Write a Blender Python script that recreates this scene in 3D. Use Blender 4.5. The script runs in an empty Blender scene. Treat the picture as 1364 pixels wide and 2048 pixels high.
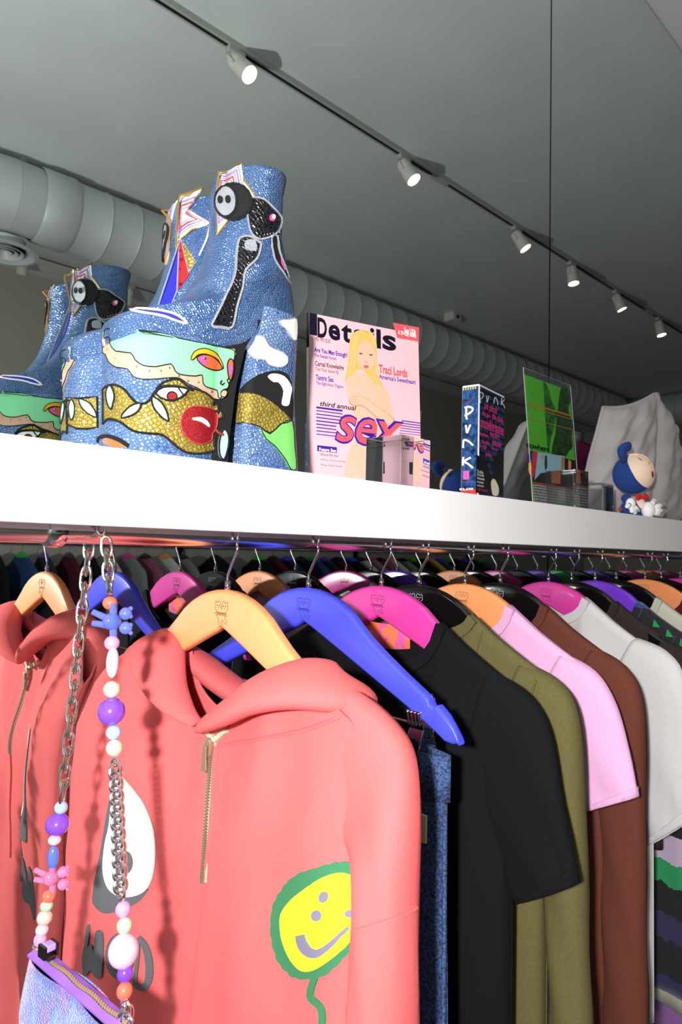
import bpy, math, random
import numpy as np
from mathutils import Vector, Matrix, noise
from mathutils.bvhtree import BVHTree
from mathutils.geometry import delaunay_2d_cdt

scene = bpy.context.scene
COL = scene.collection
# ------------------------------------------------------------------ camera, world, lights, exposure
CAMZ = 1.55
FPX, CX, CY = 1365.333, 682.0, 1024.0
YAW, PITCH, ROLL = math.radians(46.25), math.radians(3.31), math.radians(1.385)
_f = Vector((math.cos(YAW)*math.cos(PITCH), math.sin(YAW)*math.cos(PITCH), math.sin(PITCH)))
_r0 = Vector((math.sin(YAW), -math.cos(YAW), 0)); _u0 = _r0.cross(_f)
_r = _r0*math.cos(ROLL) + _u0*math.sin(ROLL); _u = -_r0*math.sin(ROLL) + _u0*math.cos(ROLL)
CAM = Vector((0, 0, CAMZ))
cd = bpy.data.cameras.new('camera'); cam = bpy.data.objects.new('camera', cd); COL.objects.link(cam)
m3 = Matrix((_r, _u, -_f)).transposed()
cam.matrix_world = Matrix.Translation(CAM) @ m3.to_4x4()
cd.sensor_fit = 'VERTICAL'; cd.sensor_height = 36; cd.lens = 24; cd.clip_start = .02; cd.clip_end = 100
cd.dof.use_dof = True; cd.dof.focus_distance = .78; cd.dof.aperture_fstop = 11
scene.camera = cam
scene.view_settings.view_transform = 'Standard'; scene.view_settings.look = 'None'
scene.view_settings.exposure = 0.0; scene.view_settings.gamma = 1.0; scene.view_settings.use_curve_mapping = False
wd = bpy.data.worlds.new('world'); scene.world = wd; wd.use_nodes = True
wd.node_tree.nodes['Background'].inputs[0].default_value = (.80, .90, .95, 1)
wd.node_tree.nodes['Background'].inputs[1].default_value = .6

def light(name, kind, loc, energy, color=(1, 1, 1), **kw):
    d = bpy.data.lights.new(name, kind); d.energy = energy; d.color = color
    for k, v in kw.items(): setattr(d, k, v)
    o = bpy.data.objects.new(name, d); COL.objects.link(o); o.location = loc
    return o
# the photographer's flash, held a hand's width to the side of the lens
light('camera_flash', 'POINT', (-.235, -.055, CAMZ+.075), 95.0, (1, .985, .97), shadow_soft_size=.022)

# ------------------------------------------------------------------ helpers
def srgb(h):
    h = h.lstrip('#'); c = [int(h[i:i+2], 16)/255 for i in (0, 2, 4)]
    return tuple((x/12.92 if x <= .04045 else ((x+.055)/1.055)**2.4) for x in c) + (1,)
MATS = {}
def mat(name, col='#808080', rough=.6, metal=0., noise_amt=0., nscale=60., bump=0., bscale=400., sheen=0., emit=0., trans=0., coat=0., ior=1.45, col2=None, spec=.5, sss=0.):
    if name in MATS: return MATS[name]
    m = bpy.data.materials.new(name); m.use_nodes = True
    nt = m.node_tree; b = nt.nodes['Principled BSDF']
    c = srgb(col) if isinstance(col, str) else tuple(col)
    b.inputs['Base Color'].default_value = c
    b.inputs['Roughness'].default_value = rough; b.inputs['Metallic'].default_value = metal
    b.inputs['IOR'].default_value = ior; b.inputs['Specular IOR Level'].default_value = spec
    if sheen: b.inputs['Sheen Weight'].default_value = sheen; b.inputs['Sheen Roughness'].default_value = .4; b.inputs['Sheen Tint'].default_value = c
    if trans: b.inputs['Transmission Weight'].default_value = trans
    if coat: b.inputs['Coat Weight'].default_value = coat; b.inputs['Coat Roughness'].default_value = .08
    if sss: b.inputs['Subsurface Weight'].default_value = sss; b.inputs['Subsurface Scale'].default_value = .003
    if emit: b.inputs['Emission Color'].default_value = c; b.inputs['Emission Strength'].default_value = emit
    if noise_amt or bump:
        tc = nt.nodes.new('ShaderNodeTexCoord')
    if noise_amt:
        n = nt.nodes.new('ShaderNodeTexNoise'); n.inputs['Scale'].default_value = nscale; n.inputs['Detail'].default_value = 4
        nt.links.new(tc.outputs['Object'], n.inputs['Vector'])
        mx = nt.nodes.new('ShaderNodeMix'); mx.data_type = 'RGBA'
        c2 = srgb(col2) if col2 else tuple(x*(1-noise_amt) for x in c[:3])+(1,)
        mx.inputs[6].default_value = c; mx.inputs[7].default_value = c2
        rp = nt.nodes.new('ShaderNodeMapRange'); rp.inputs[1].default_value = .35; rp.inputs[2].default_value = .65
        nt.links.new(n.outputs['Fac'], rp.inputs[0]); nt.links.new(rp.outputs[0], mx.inputs[0])
        nt.links.new(mx.outputs[2], b.inputs['Base Color'])
    if bump:
        n2 = nt.nodes.new('ShaderNodeTexNoise'); n2.inputs['Scale'].default_value = bscale; n2.inputs['Detail'].default_value = 3
        nt.links.new(tc.outputs['Object'], n2.inputs['Vector'])
        bp = nt.nodes.new('ShaderNodeBump'); bp.inputs['Strength'].default_value = bump; bp.inputs['Distance'].default_value = .002
        nt.links.new(n2.outputs['Fac'], bp.inputs['Height']); nt.links.new(bp.outputs[0], b.inputs['Normal'])
    MATS[name] = m
    return m
def scale_mat(name, col, col2, edge, sc=230, metal=.55, rough=.32):
    """reptile leather: raised overlapping cells"""
    if name in MATS: return MATS[name]
    m = bpy.data.materials.new(name); m.use_nodes = True; nt = m.node_tree; L = nt.links; N = nt.nodes.new
    b = nt.nodes['Principled BSDF']; tc = N('ShaderNodeTexCoord')
    mp = N('ShaderNodeMapping'); mp.inputs['Scale'].default_value = (.8, 1, 1.1); mp.inputs['Rotation'].default_value = (.2, .5, .1)
    L.new(tc.outputs['Object'], mp.inputs[0])
    v = N('ShaderNodeTexVoronoi'); v.feature = 'DISTANCE_TO_EDGE'; v.inputs['Scale'].default_value = sc; v.inputs['Randomness'].default_value = .55
    v2 = N('ShaderNodeTexVoronoi'); v2.feature = 'F1'; v2.inputs['Scale'].default_value = sc; v2.inputs['Randomness'].default_value = .55
    L.new(mp.outputs[0], v.inputs['Vector']); L.new(mp.outputs[0], v2.inputs['Vector'])
    n = N('ShaderNodeTexNoise'); n.inputs['Scale'].default_value = 26; n.inputs['Detail'].default_value = 3; L.new(tc.outputs['Object'], n.inputs['Vector'])
    mx = N('ShaderNodeMix'); mx.data_type = 'RGBA'; mx.inputs[6].default_value = srgb(col); mx.inputs[7].default_value = srgb(col2)
    ad = N('ShaderNodeMath'); ad.operation = 'MULTIPLY_ADD'; ad.inputs[1].default_value = .5; L.new(v2.outputs['Color'], ad.inputs[0]); 
    mr = N('ShaderNodeMapRange'); mr.inputs[1].default_value = .3; mr.inputs[2].default_value = .7; mr.inputs[3].default_value = -.1; mr.inputs[4].default_value = .6
    L.new(n.outputs['Fac'], mr.inputs[0]); L.new(mr.outputs[0], ad.inputs[2]); L.new(ad.outputs[0], mx.inputs[0])
    e = N('ShaderNodeMapRange'); e.inputs[1].default_value = .01; e.inputs[2].default_value = .09; L.new(v.outputs['Distance'], e.inputs[0])
    mx2 = N('ShaderNodeMix'); mx2.data_type = 'RGBA'; mx2.inputs[6].default_value = srgb(edge)
    L.new(e.outputs[0], mx2.inputs[0]); L.new(mx.outputs[2], mx2.inputs[7]); L.new(mx2.outputs[2], b.inputs['Base Color'])
    h = N('ShaderNodeMapRange'); h.inputs[1].default_value = 0; h.inputs[2].default_value = .3; L.new(v.outputs['Distance'], h.inputs[0])
    bp = N('ShaderNodeBump'); bp.inputs['Strength'].default_value = .7; bp.inputs['Distance'].default_value = .0012
    L.new(h.outputs[0], bp.inputs['Height']); L.new(bp.outputs[0], b.inputs['Normal'])
    b.inputs['Metallic'].default_value = metal; b.inputs['Roughness'].default_value = rough
    MATS[name] = m; return m
def ramp_mat(name, stops, axis='Z', lo=0., hi=1., rough=.85, bump=.3, bscale=500, sheen=.2, warp=.0, wscale=20, interp='CONSTANT'):
    """knitted / dyed bands along one object axis"""
    if name in MATS: return MATS[name]
    m = bpy.data.materials.new(name); m.use_nodes = True; nt = m.node_tree; L = nt.links; N = nt.nodes.new
    b = nt.nodes['Principled BSDF']; tc = N('ShaderNodeTexCoord'); sp = N('ShaderNodeSeparateXYZ'); L.new(tc.outputs['Object'], sp.inputs[0])
    mr = N('ShaderNodeMapRange'); mr.inputs[1].default_value = lo; mr.inputs[2].default_value = hi
    n = N('ShaderNodeTexNoise'); n.inputs['Scale'].default_value = wscale; L.new(tc.outputs['Object'], n.inputs['Vector'])
    ma = N('ShaderNodeMath'); ma.operation = 'MULTIPLY_ADD'; ma.inputs[1].default_value = warp; L.new(n.outputs['Fac'], ma.inputs[0]); L.new(sp.outputs[axis], ma.inputs[2])
    L.new(ma.outputs[0], mr.inputs[0])
    cr = N('ShaderNodeValToRGB'); cr.color_ramp.interpolation = interp; els = cr.color_ramp.elements
    for i, (p, c) in enumerate(stops):
        e = els[i] if i < 2 else els.new(p)
        e.position = p; e.color = srgb(c)
    L.new(mr.outputs[0], cr.inputs[0]); L.new(cr.outputs[0], b.inputs['Base Color'])
    b.inputs['Roughness'].default_value = rough; b.inputs['Sheen Weight'].default_value = sheen
    n2 = N('ShaderNodeTexNoise'); n2.inputs['Scale'].default_value = bscale; L.new(tc.outputs['Object'], n2.inputs['Vector'])
    bp = N('ShaderNodeBump'); bp.inputs['Strength'].default_value = bump; bp.inputs['Distance'].default_value = .002
    L.new(n2.outputs['Fac'], bp.inputs['Height']); L.new(bp.outputs[0], b.inputs['Normal'])
    MATS[name] = m; return m

def ray(px, py):
    return (_f + _r*((px-CX)/FPX) - _u*((py-CY)/FPX))
def at(px, py, ax, val):
    """the point of the photograph's ray on the plane x=val (ax 0) or y=val (ax 1) of the room"""
    d = ray(px, py); return CAM + d*(val/d[ax])

class MB:
    def __init__(s): s.v = []; s.f = []
    def add(s, vs, fs):
        o = len(s.v); s.v += [tuple(p) for p in vs]; s.f += [tuple(i+o for i in q) for q in fs]; return s
    def loft(s, rings, caps=True, closed=True, ring_closed=True):
        n = len(rings[0]); vs = [p for r in rings for p in r]; fs = []
        m = len(rings)
        for i in range(m if not closed else m-1):
            a = i*n; b = ((i+1) % m)*n
            for j in range(n if ring_closed else n-1):
                k = (j+1) % n; fs.append((a+j, a+k, b+k, b+j))
        if caps and closed:
            fs.append(tuple(range(n-1, -1, -1))); fs.append(tuple(range((m-1)*n, m*n)))
        return s.add(vs, fs)
    def tube(s, path, r, n=8, loop=False, caps=True, flat=1., up=None):
        P = [Vector(p) for p in path]; m = len(P)
        R = r if hasattr(r, '__len__') else [r]*m
        T = []
        for i in range(m):
            a = P[(i-1) % m] if (loop or i > 0) else P[i]; b = P[(i+1) % m] if (loop or i < m-1) else P[i]
            t = (b-a); T.append(t.normalized() if t.length > 1e-9 else Vector((0, 0, 1)))
        nrm = Vector(up) if up else (Vector((0, 0, 1)) if abs(T[0].z) < .9 else Vector((1, 0, 0)))
        rings = []
        for i in range(m):
            nrm = (nrm - T[i]*nrm.dot(T[i])); nrm.normalize(); bi = T[i].cross(nrm)
            rings.append([P[i] + (nrm*math.cos(q)*R[i] + bi*math.sin(q)*R[i]*flat) for q in [2*math.pi*k/n for k in range(n)]])
        if loop: return s.loft(rings, caps=False, closed=False)
        return s.loft(rings, caps=caps)
    def ball(s, c, r, nu=16, nv=10, M=None):
        c = Vector(c); r = Vector(r) if hasattr(r, '__len__') else Vector((r, r, r))
        rings = []
        for i in range(nv+1):
            t = math.pi*i/nv; t = min(max(t, .02), math.pi-.02)
            rings.append([])
            for j in range(nu):
                p = 2*math.pi*j/nu; d = Vector((r.x*math.sin(t)*math.cos(p), r.y*math.sin(t)*math.sin(p), r.z*math.cos(t)))
                rings[-1].append(c + (M @ d if M else d))
        rings = rings[::-1]
        return s.loft(rings)
    def box(s, lo, hi, M=None):
        lo, hi = Vector(lo), Vector(hi)
        vs = [Vector((x, y, z)) for x in (lo.x, hi.x) for y in (lo.y, hi.y) for z in (lo.z, hi.z)]
        if M: vs = [M @ v for v in vs]
        return s.add(vs, [(0, 1, 3, 2), (4, 6, 7, 5), (0, 4, 5, 1), (2, 3, 7, 6), (0, 2, 6, 4), (1, 5, 7, 3)])
    def cyl(s, a, b, r, n=20, r2=None):
        return s.tube([a, b], [r, r if r2 is None else r2], n)
    def bvh(s): return BVHTree.FromPolygons(s.v, s.f)
    def mesh(s, name, m, smooth=True, angle=None):
        me = bpy.data.meshes.new(name); me.from_pydata(s.v, [], s.f); me.update()
        if smooth:
            me.polygons.foreach_set('use_smooth', [True]*len(me.polygons))
            if angle: me.set_sharp_from_angle(angle=math.radians(angle))
        if m: me.materials.append(m)
        return me
def obj(name, mb, m, parent=None, smooth=True, angle=40, label=None, kind=None, bevel=0., solid=0., subsurf=0):
    me = mb if isinstance(mb, bpy.types.Mesh) else mb.mesh(name, m, smooth, angle)
    o = bpy.data.objects.new(name, me); COL.objects.link(o)
    if parent:
        o.parent = parent; o.matrix_parent_inverse = PINV.get(parent.name, Matrix.Identity(4)).copy()
    if label: o['label'] = label
    if kind: o['kind'] = kind
    if solid:
        md = o.modifiers.new('solid', 'SOLIDIFY'); md.thickness = solid; md.offset = -1
    if bevel:
        md = o.modifiers.new('bevel', 'BEVEL'); md.width = bevel; md.segments = 2; md.limit_method = 'ANGLE'
    if subsurf:
        md = o.modifiers.new('sub', 'SUBSURF'); md.levels = subsurf; md.render_levels = subsurf
    return o
PINV = {}
def thing(name, label, cat, loc, group=None, local=False):
    o = bpy.data.objects.new(name, None); COL.objects.link(o); o.location = loc; o.empty_display_size = .02
    o['label'] = label; o['category'] = cat
    if group: o['group'] = group
    if not local: PINV[o.name] = Matrix.Translation(-Vector(loc))
    return o
def tag(o, label, cat, group=None, kind=None):
    o['label'] = label
    if cat: o['category'] = cat
    if group: o['group'] = group
    if kind: o['kind'] = kind
    return o
def struct(name, mb, m, label, **kw):
    o = obj(name, mb, m, **kw); o['kind'] = 'structure'; o['label'] = label; return o
def dup(root, loc, label=None, group=None, mats=None):
    r = root.copy(); COL.objects.link(r); r.location = loc
    if label: r['label'] = label
    if group: r['group'] = group
    for ch in list(root.children):
        c = ch.copy(); COL.objects.link(c); c.parent = r; c.matrix_parent_inverse = ch.matrix_parent_inverse.copy()
        for g in ch.children:
            d = g.copy(); COL.objects.link(d); d.parent = c; d.matrix_parent_inverse = g.matrix_parent_inverse.copy()
    return r
def smooth_pts(pts, n=6, closed=False):
    P = [Vector(p) for p in pts]; m = len(P); out = []
    for i in range(m if closed else m-1):
        g = lambda k: P[k % m] if closed else P[min(max(k, 0), m-1)]
        a, b, c, d = g(i-1), g(i), g(i+1), g(i+2)
        for k in range(n):
            t = k/n
            out.append(.5*((2*b)+(c-a)*t+(2*a-5*b+4*c-d)*t*t+(3*b-a-3*c+d)*t**3))
    if not closed: out.append(P[-1])
    return out
def cdt(poly, step):
    P = []
    n = len(poly)
    for i in range(n):
        a, b = Vector(poly[i][:2]), Vector(poly[(i+1) % n][:2]); L = (b-a).length; k = max(1, int(L/step))
        for j in range(k): P.append(a+(b-a)*(j/k))
    nb = len(P); E = [(i, (i+1) % nb) for i in range(nb)]
    xs = [p.x for p in P]; ys = [p.y for p in P]
    y = min(ys)+step*.6
    def inside(q):
        c = False
        for i in range(nb):
            a, b = P[i], P[i-1]
            if (a.y > q.y) != (b.y > q.y) and q.x < (b.x-a.x)*(q.y-a.y)/(b.y-a.y)+a.x: c = not c
        return c
    extra = []
    while y < max(ys):
        x = min(xs)+step*.6
        while x < max(xs):
            q = Vector((x, y))
            if inside(q): extra.append(q)
            x += step
        y += step
    V, Ed, Fa, ov, oe, of = delaunay_2d_cdt(P+extra, E, [], 1, 1e-6)
    return [Vector(v) for v in V], [tuple(f) for f in Fa]
def bound_edges(F):
    d = {}
    for f in F:
        for i in range(len(f)):
            a, b = f[i], f[(i+1) % len(f)]
            if (b, a) in d: del d[(b, a)]
            else: d[(a, b)] = 1
    return list(d)
def hits(bvh, V, off, drop, fallback_y=None):
    top = []; bot = []; miss = []
    for i, p in enumerate(V):
        d = ray(p[0], p[1]).normalized(); loc, nr, ix, ds = bvh.ray_cast(CAM, d)
        if loc is None:
            top.append(None); bot.append(None); miss.append(i)
        else:
            if nr.dot(d) > 0: nr = -nr
            top.append(loc+nr*off); bot.append(loc+nr*(off-drop))
    ok = [i for i in range(len(V)) if top[i] is not None]
    for i in miss:
        if not ok: raise RuntimeError('decal misses its surface')
        j = min(ok, key=lambda k: (Vector(V[k][:2])-Vector(V[i][:2])).length)
        d = ray(V[i][0], V[i][1]); yy = top[j].y; top[i] = CAM+d*((yy)/d.y); bot[i] = top[i]+Vector((0, drop, 0))
    return top, bot
def decal(bvh, poly, off=.0008, drop=.002, step=5., smooth=0, closed=True):
    """a cut-out piece of material laid on a real surface (sampled along the photograph's rays)"""
    if smooth: poly = [tuple(p[:2]) for p in smooth_pts([(x, y, 0) for x, y in poly], smooth, True)]
    V, F = cdt(poly, step); top, bot = hits(bvh, V, off, drop)
    mb = MB(); n = len(V)
    # wind towards the camera
    if F:
        a, b, c = [top[i] for i in F[0]]
        if (b-a).cross(c-a).dot(a-CAM) > 0: F = [f[::-1] for f in F]
    sides = [(b, a, a+n, b+n) for a, b in bound_edges(F)]
    mb.add(top+bot, F+sides)
    return mb
def ribbon(pts, w, n=6, closed=False):
    P = smooth_pts([(x, y, 0) for x, y in pts], n, closed); m = len(P)
    W = w if hasattr(w, '__len__') else [w, w]
    A = []; B = []
    for i in range(m):
        a = P[max(i-1, 0)]; b = P[min(i+1, m-1)]; t = (b-a).normalized(); q = Vector((-t.y, t.x, 0))
        u = i/(m-1)*(len(W)-1); k = min(int(u), len(W)-2); ww = W[k]+(W[k+1]-W[k])*(u-k)
        A.append((P[i]+q*ww/2)[:2]); B.append((P[i]-q*ww/2)[:2])
    return A+B[::-1]
def cord(bvh, pts, r, closed=False, n=6, off=.0008, sides=5):
    P = smooth_pts([(x, y, 0) for x, y in pts], n, closed); top, bot = hits(bvh, P, off, .001)
    return MB().tube(top, r, sides, loop=closed)
def ell(cx, cy, rx, ry, rot=0., n=20):
    c, s = math.cos(rot), math.sin(rot)
    return [(cx+rx*math.cos(t)*c-ry*math.sin(t)*s, cy+rx*math.cos(t)*s+ry*math.sin(t)*c) for t in [2*math.pi*k/n for k in range(n)]]
_fc = {}
def glyphs(body, bold=0., shear=0., spacing=1.):
    """lettering as flat triangles, normalised to its own bounding box"""
    key = (body, bold, shear, spacing)
    if key in _fc: return _fc[key]
    cu = bpy.data.curves.new('lettering', 'FONT'); cu.body = body; cu.size = 1; cu.offset = bold; cu.shear = shear; cu.space_character = spacing
    cu.resolution_u = 3; cu.fill_mode = 'FRONT'
    o = bpy.data.objects.new('lettering', cu); COL.objects.link(o)
    dg = bpy.context.evaluated_depsgraph_get(); dg.update(); me = bpy.data.meshes.new_from_object(o.evaluated_get(dg))
    V = [Vector(v.co) for v in me.vertices]; F = [tuple(p.vertices) for p in me.polygons]
    bpy.data.objects.remove(o); bpy.data.curves.remove(cu); bpy.data.meshes.remove(me)
    x0, x1 = min(v.x for v in V), max(v.x for v in V); y0, y1 = min(v.y for v in V), max(v.y for v in V)
    V = [((v.x-x0)/(x1-x0), (v.y-y0)/(y1-y0)) for v in V]
    _fc[key] = (V, F); return V, F
class Panel:
    """a flat printed face: origin, width axis, height axis"""
    def __init__(s, o, ex, ey):
        s.o = Vector(o); s.ex = Vector(ex).normalized(); s.ey = Vector(ey); s.ey -= s.ex*s.ey.dot(s.ex); s.ey.normalize(); s.n = s.ex.cross(s.ey)
        if s.n.dot(CAM-s.o) < 0: s.n = -s.n
    def p(s, a, b, k=.0003): return s.o+s.ex*a+s.ey*b+s.n*k
    def px(s, x, y):
        d = ray(x, y); t = (s.o-CAM).dot(s.n)/d.dot(s.n); q = CAM+d*t-s.o; return q.dot(s.ex), q.dot(s.ey)
    def text(s, mb, body, ll, ur, bold=0., shear=0., k=.0005, spacing=1.):
        V, F = glyphs(body, bold, shear, spacing); (a0, b0), (a1, b1) = ll, ur
        return mb.add([s.p(a0+(a1-a0)*x, b0+(b1-b0)*y, k) for x, y in V], F)
    def poly(s, mb, pts, k=.0003):
        V, F = cdt(pts, 10.); return mb.add([s.p(v[0], v[1], k) for v in V], F)
    def rect(s, mb, a0, b0, a1, b1, k=.0003):
        return mb.add([s.p(a0, b0, k), s.p(a1, b0, k), s.p(a1, b1, k), s.p(a0, b1, k)], [(0, 1, 2, 3)])
rng = random.Random(7)

# ------------------------------------------------------------------ materials
M_white = mat('shelf white lacquer', '#e9e6e6', .55)
M_chrome = mat('chrome', '#d8d8da', .09, 1.)
M_steel = mat('polished steel', '#cfcfd2', .22, 1.)
M_ceil = mat('ceiling paint', '#e2e6e4', .9, noise_amt=.06, nscale=3)
M_wall = mat('wall paint', '#b4b0a6', .9)
M_floor = mat('concrete floor', '#605e5b', .6, noise_amt=.2, nscale=4)
M_black = mat('black enamel', '#050505', .18, coat=.5)
M_track = mat('track paint', '#b8bab4', .5)
M_slot = mat('dark slot', '#10110f', .7)
M_duct = mat('painted sheet metal', '#c6caca', .5, .15)
M_lamp = mat('lamp housing', '#d8d6cf', .5)
M_lens = mat('lit lens', '#fff4e0', .4, emit=14.)

SH_Z = CAMZ+.082; SH_B = CAMZ+.0165; SH_Y = .54; MIR = .855; RY = .605; RZ = CAMZ+.0125; RR = .0115
CEIL = CAMZ+1.775

# ------------------------------------------------------------------ the room
X0, X1, Y0 = -2.6, 9.2, -2.90
struct('floor', MB().box((X0, Y0, -.05), (X1, MIR+.03, 0)), M_floor, 'grey concrete shop floor', smooth=False)
struct('ceiling', MB().box((X0, Y0, CEIL), (X1, MIR+.03, CEIL+.1)), M_ceil, 'flat pale grey painted ceiling', smooth=False)
struct('wall_back', MB().box((X0, Y0-.1, 0), (X1, Y0, CEIL)), M_wall, 'plain wall across the shop from the mirror', smooth=False)
struct('wall_mirror', MB().box((X0, MIR+.012, 0), (X1, MIR+.1, CEIL)), M_wall, 'wall carrying the mirror panels', smooth=False)
struct('wall_right', MB().box((X1, Y0, 0), (X1+.1, MIR+.03, CEIL)), M_wall, 'end wall of the shop', smooth=False)
w = MB(); w.box((X0-.1, Y0, 0), (X0, MIR+.03, .5)); w.box((X0-.1, Y0, 2.9), (X0, MIR+.03, CEIL))  # unseen wall; its gap is added so sky light brightens this end
struct('wall_left', w, M_wall, 'shop front wall out of view, with a gap added to let sky light in', smooth=False)
M_mirror = mat('mirror silver', (.74, .79, .77, 1), .0, 1.)
SEAM = 1.5206
for a, b, nm in ((X0, -.55, 'mirror panel beyond the start of the rail'), (-.55, SEAM, 'tall frameless mirror panel behind the boots and magazine'), (SEAM, 3.6, 'tall mirror panel behind the grey cushion, past the seam'), (3.6, X1, 'mirror panel at the far end of the wall')):
    o = obj('mirror_panel', MB().box((a+.0030, MIR, .02), (b-.0030, MIR+.006, CEIL-.004)), M_mirror, smooth=False)
    tag(o, nm, 'mirror', 'mirror panels on the wall', 'structure'); del o['category']
struct('trim_2', MB().box((SEAM-.006, MIR+.0065, .02), (SEAM+.006, MIR+.011, CEIL-.004)), M_slot, 'dark joint behind the seam of the mirror panels', smooth=False)
o = obj('trim_1', MB().box((X0, MIR+.001, CEIL-.004), (X1, MIR+.012, CEIL-.0005)), mat('dark caulk', '#2a2a28', .8), smooth=False)
tag(o, 'dark joint between mirror top and ceiling', None, kind='structure')

# ---- ceiling tracks and their spot heads
def track(y, x0, x1, label):
    t = thing('lighting_track', label, 'lighting track', (x0, y, CEIL))
    obj('channel', MB().box((x0, y-.017, CEIL-.02), (x1, y+.017, CEIL-.0005)), M_track, t, smooth=False)
    obj('slot', MB().box((x0, y-.006, CEIL-.0215), (x1, y+.006, CEIL-.0195)), M_slot, t, smooth=False)
    for k in range(int((x1-x0)/2.4)+1):
        xx = x0+1.0+2.4*k
        if xx < x1-.1: obj('joiner', MB().box((xx, y-.019, CEIL-.023), (xx+.12, y+.019, CEIL-.0005)), M_track, t, smooth=False)
    return t
TY = MIR*2-1.952
track(TY, -1.0, 8.6, 'white ceiling track with a dark slot carrying the lit spot heads')
track(MIR*2-4.262, -.5, 8.8, 'second ceiling track over the far wall rack, past the duct')
def spot_head(x, y, aim, label, lit, watts=0):
    t = thing('track_spotlight', label, 'spotlight', (x, y, CEIL-.02), 'spot heads on the ceiling tracks')
    d = Vector(aim).normalized(); top = Vector((x, y, CEIL-.06)); s = d.cross(Vector((1, 0, 0))).normalized(); q = d.cross(s)
    obj('adapter', MB().box((x-.035, y-.014, CEIL-.04), (x+.035, y+.014, CEIL-.019)), M_track, t, smooth=False, bevel=.003)
    mb = MB().cyl((x, y, CEIL-.04), (x, y, CEIL-.055), .012, 12)
    for k in (-1, 1):
        mb.tube([Vector((x, y, CEIL-.055)), Vector((x, y, CEIL-.055))+q*k*.034, top+d*.03+q*k*.034], .005, 6)
    obj('yoke', mb, M_lamp, t)
    rings = []
    for k, r in ((-.018, .016), (-.012, .026), (.02, .031), (.028, .028), (.034, .031), (.09, .034), (.092, .030), (.084, .029)):
        c = top+d*k; rings.append([c+(s*math.cos(a)+q*math.sin(a))*r for a in [2*math.pi*i/24 for i in range(24)]])
    obj('housing', MB().loft(rings), M_lamp, t)
    c = top+d*.0855
    obj('lens', MB().loft([[c+(s*math.cos(a)+q*math.sin(a))*.029 for a in [2*math.pi*i/24 for i in range(24)]], [c+d*.003+(s*math.cos(a)+q*math.sin(a))*.024 for a in [2*math.pi*i/24 for i in range(24)]]]), M_lens if lit else M_lamp, t, smooth=False)
    if watts:
        l = light('lamp_beam', 'SPOT', top+d*.10, watts, (1, .93, .82), spot_size=math.radians(62), spot_blend=.8, shadow_soft_size=.03)
        l.rotation_euler = d.to_track_quat('-Z', 'Y').to_euler(); l.parent = t; l.matrix_parent_inverse = PINV[t.name]
    return t
heads = [(1.300, (.25, .62, -.74)), (2.202, (.2, .5, -.84)), (3.12, (.28, .45, -.84)), (3.727, (0, .15, -.97)), (4.331, (.25, .3, -.9)), (5.03, (.05, .2, -.95))]
names = ['nearest the boots, first of the lit row', 'above the magazine, second of the lit row', 'left of the mirror seam, third of the lit row', 'just past the mirror seam, fourth of the lit row', 'fifth of the lit row along the track', 'farthest of the lit row along the track']
for (x, a), nm in zip(heads, names):
    spot_head(x, TY, a, 'white cylindrical spot head '+nm, True, 2.5)
for x, nm in ((1.376, 'unlit white spot head on the far track beside the duct vent'), (2.06, 'unlit white spot head on the far track behind the boots')):
    spot_head(x, MIR*2-4.262, (.05, -.35, -.93), nm, False)
# ---- round spiral duct
DY, DZ, DR = MIR*2-3.262, CAMZ+1.588, .165
duct = thing('spiral_duct', 'long round grey ventilation duct hung below the ceiling', 'duct', (2, DY, DZ))
seg = .155
def ring_at(x, r, c=(DY, DZ), n=32): return [(x, c[0]+r*math.cos(a), c[1]+r*math.sin(a)) for a in [2*math.pi*i/n for i in range(n)]]
sm = MB().loft([ring_at(0, DR), ring_at(seg-.012, DR), ring_at(seg-.006, DR+.005), ring_at(seg, DR)], caps=False).mesh('segment', M_duct, True, 60)
k = 0; x = 1.25
while x < 7.0:
    o = obj('segment', sm, None, duct); o.matrix_basis = Matrix.Translation((x, 0, 0)); x += seg
obj('coupling', MB().loft([ring_at(1.09, DR*1.0), ring_at(1.10, DR*1.04), ring_at(1.24, DR*1.06), ring_at(1.25, DR*1.02), ring_at(1.25, DR)], caps=False), M_duct, duct)
obj('neck', MB().loft([ring_at(.98, DR*.97), ring_at(1.10, DR*.97)], caps=False), M_duct, duct)
# gored elbow turning to the far wall
rings = []
for i in range(6):
    t = math.radians(90*i/5); c = Vector((.98-.26*math.sin(t), DY-.26*(1-math.cos(t)), DZ)); dx = Vector((math.cos(t), math.sin(t), 0))
    rings.append([c+(Vector((-math.sin(t), math.cos(t), 0))*math.cos(a)+Vector((0, 0, 1))*math.sin(a))*DR*.98 for a in [2*math.pi*k/32 for k in range(32)]])
for i in range(5):
    mid = [[p.lerp(q, .06) for p, q in zip(rings[i], rings[i+1])], ]
    cc = sum(rings[i+1], Vector())/32
    lip = [cc+(p-cc)*1.035 for p in rings[i+1]]
    obj('elbow_gore', MB().loft([rings[i], [p.lerp(q, .96) for p, q in zip(rings[i], rings[i+1])], lip, rings[i+1]], caps=False), M_duct, duct)
obj('branch', MB().loft([rings[5], [p+Vector((0, -.9, 0)) for p in rings[5]]], caps=False), M_duct, duct)
v = thing('air_diffuser', 'round white air diffuser under the duct elbow', 'vent', (1.0, DY-.10, DZ-DR-.06))
prof = [(.09, .052), (.09, .02), (.145, .0), (.15, -.008), (.13, -.012), (.105, .006)]
obj('flange', MB().loft([[(1.0+r*math.cos(a), DY-.10+r*math.sin(a), DZ-DR-.06+h) for a in [2*math.pi*i/32 for i in range(32)]] for r, h in prof], caps=False), M_duct, v)
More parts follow.
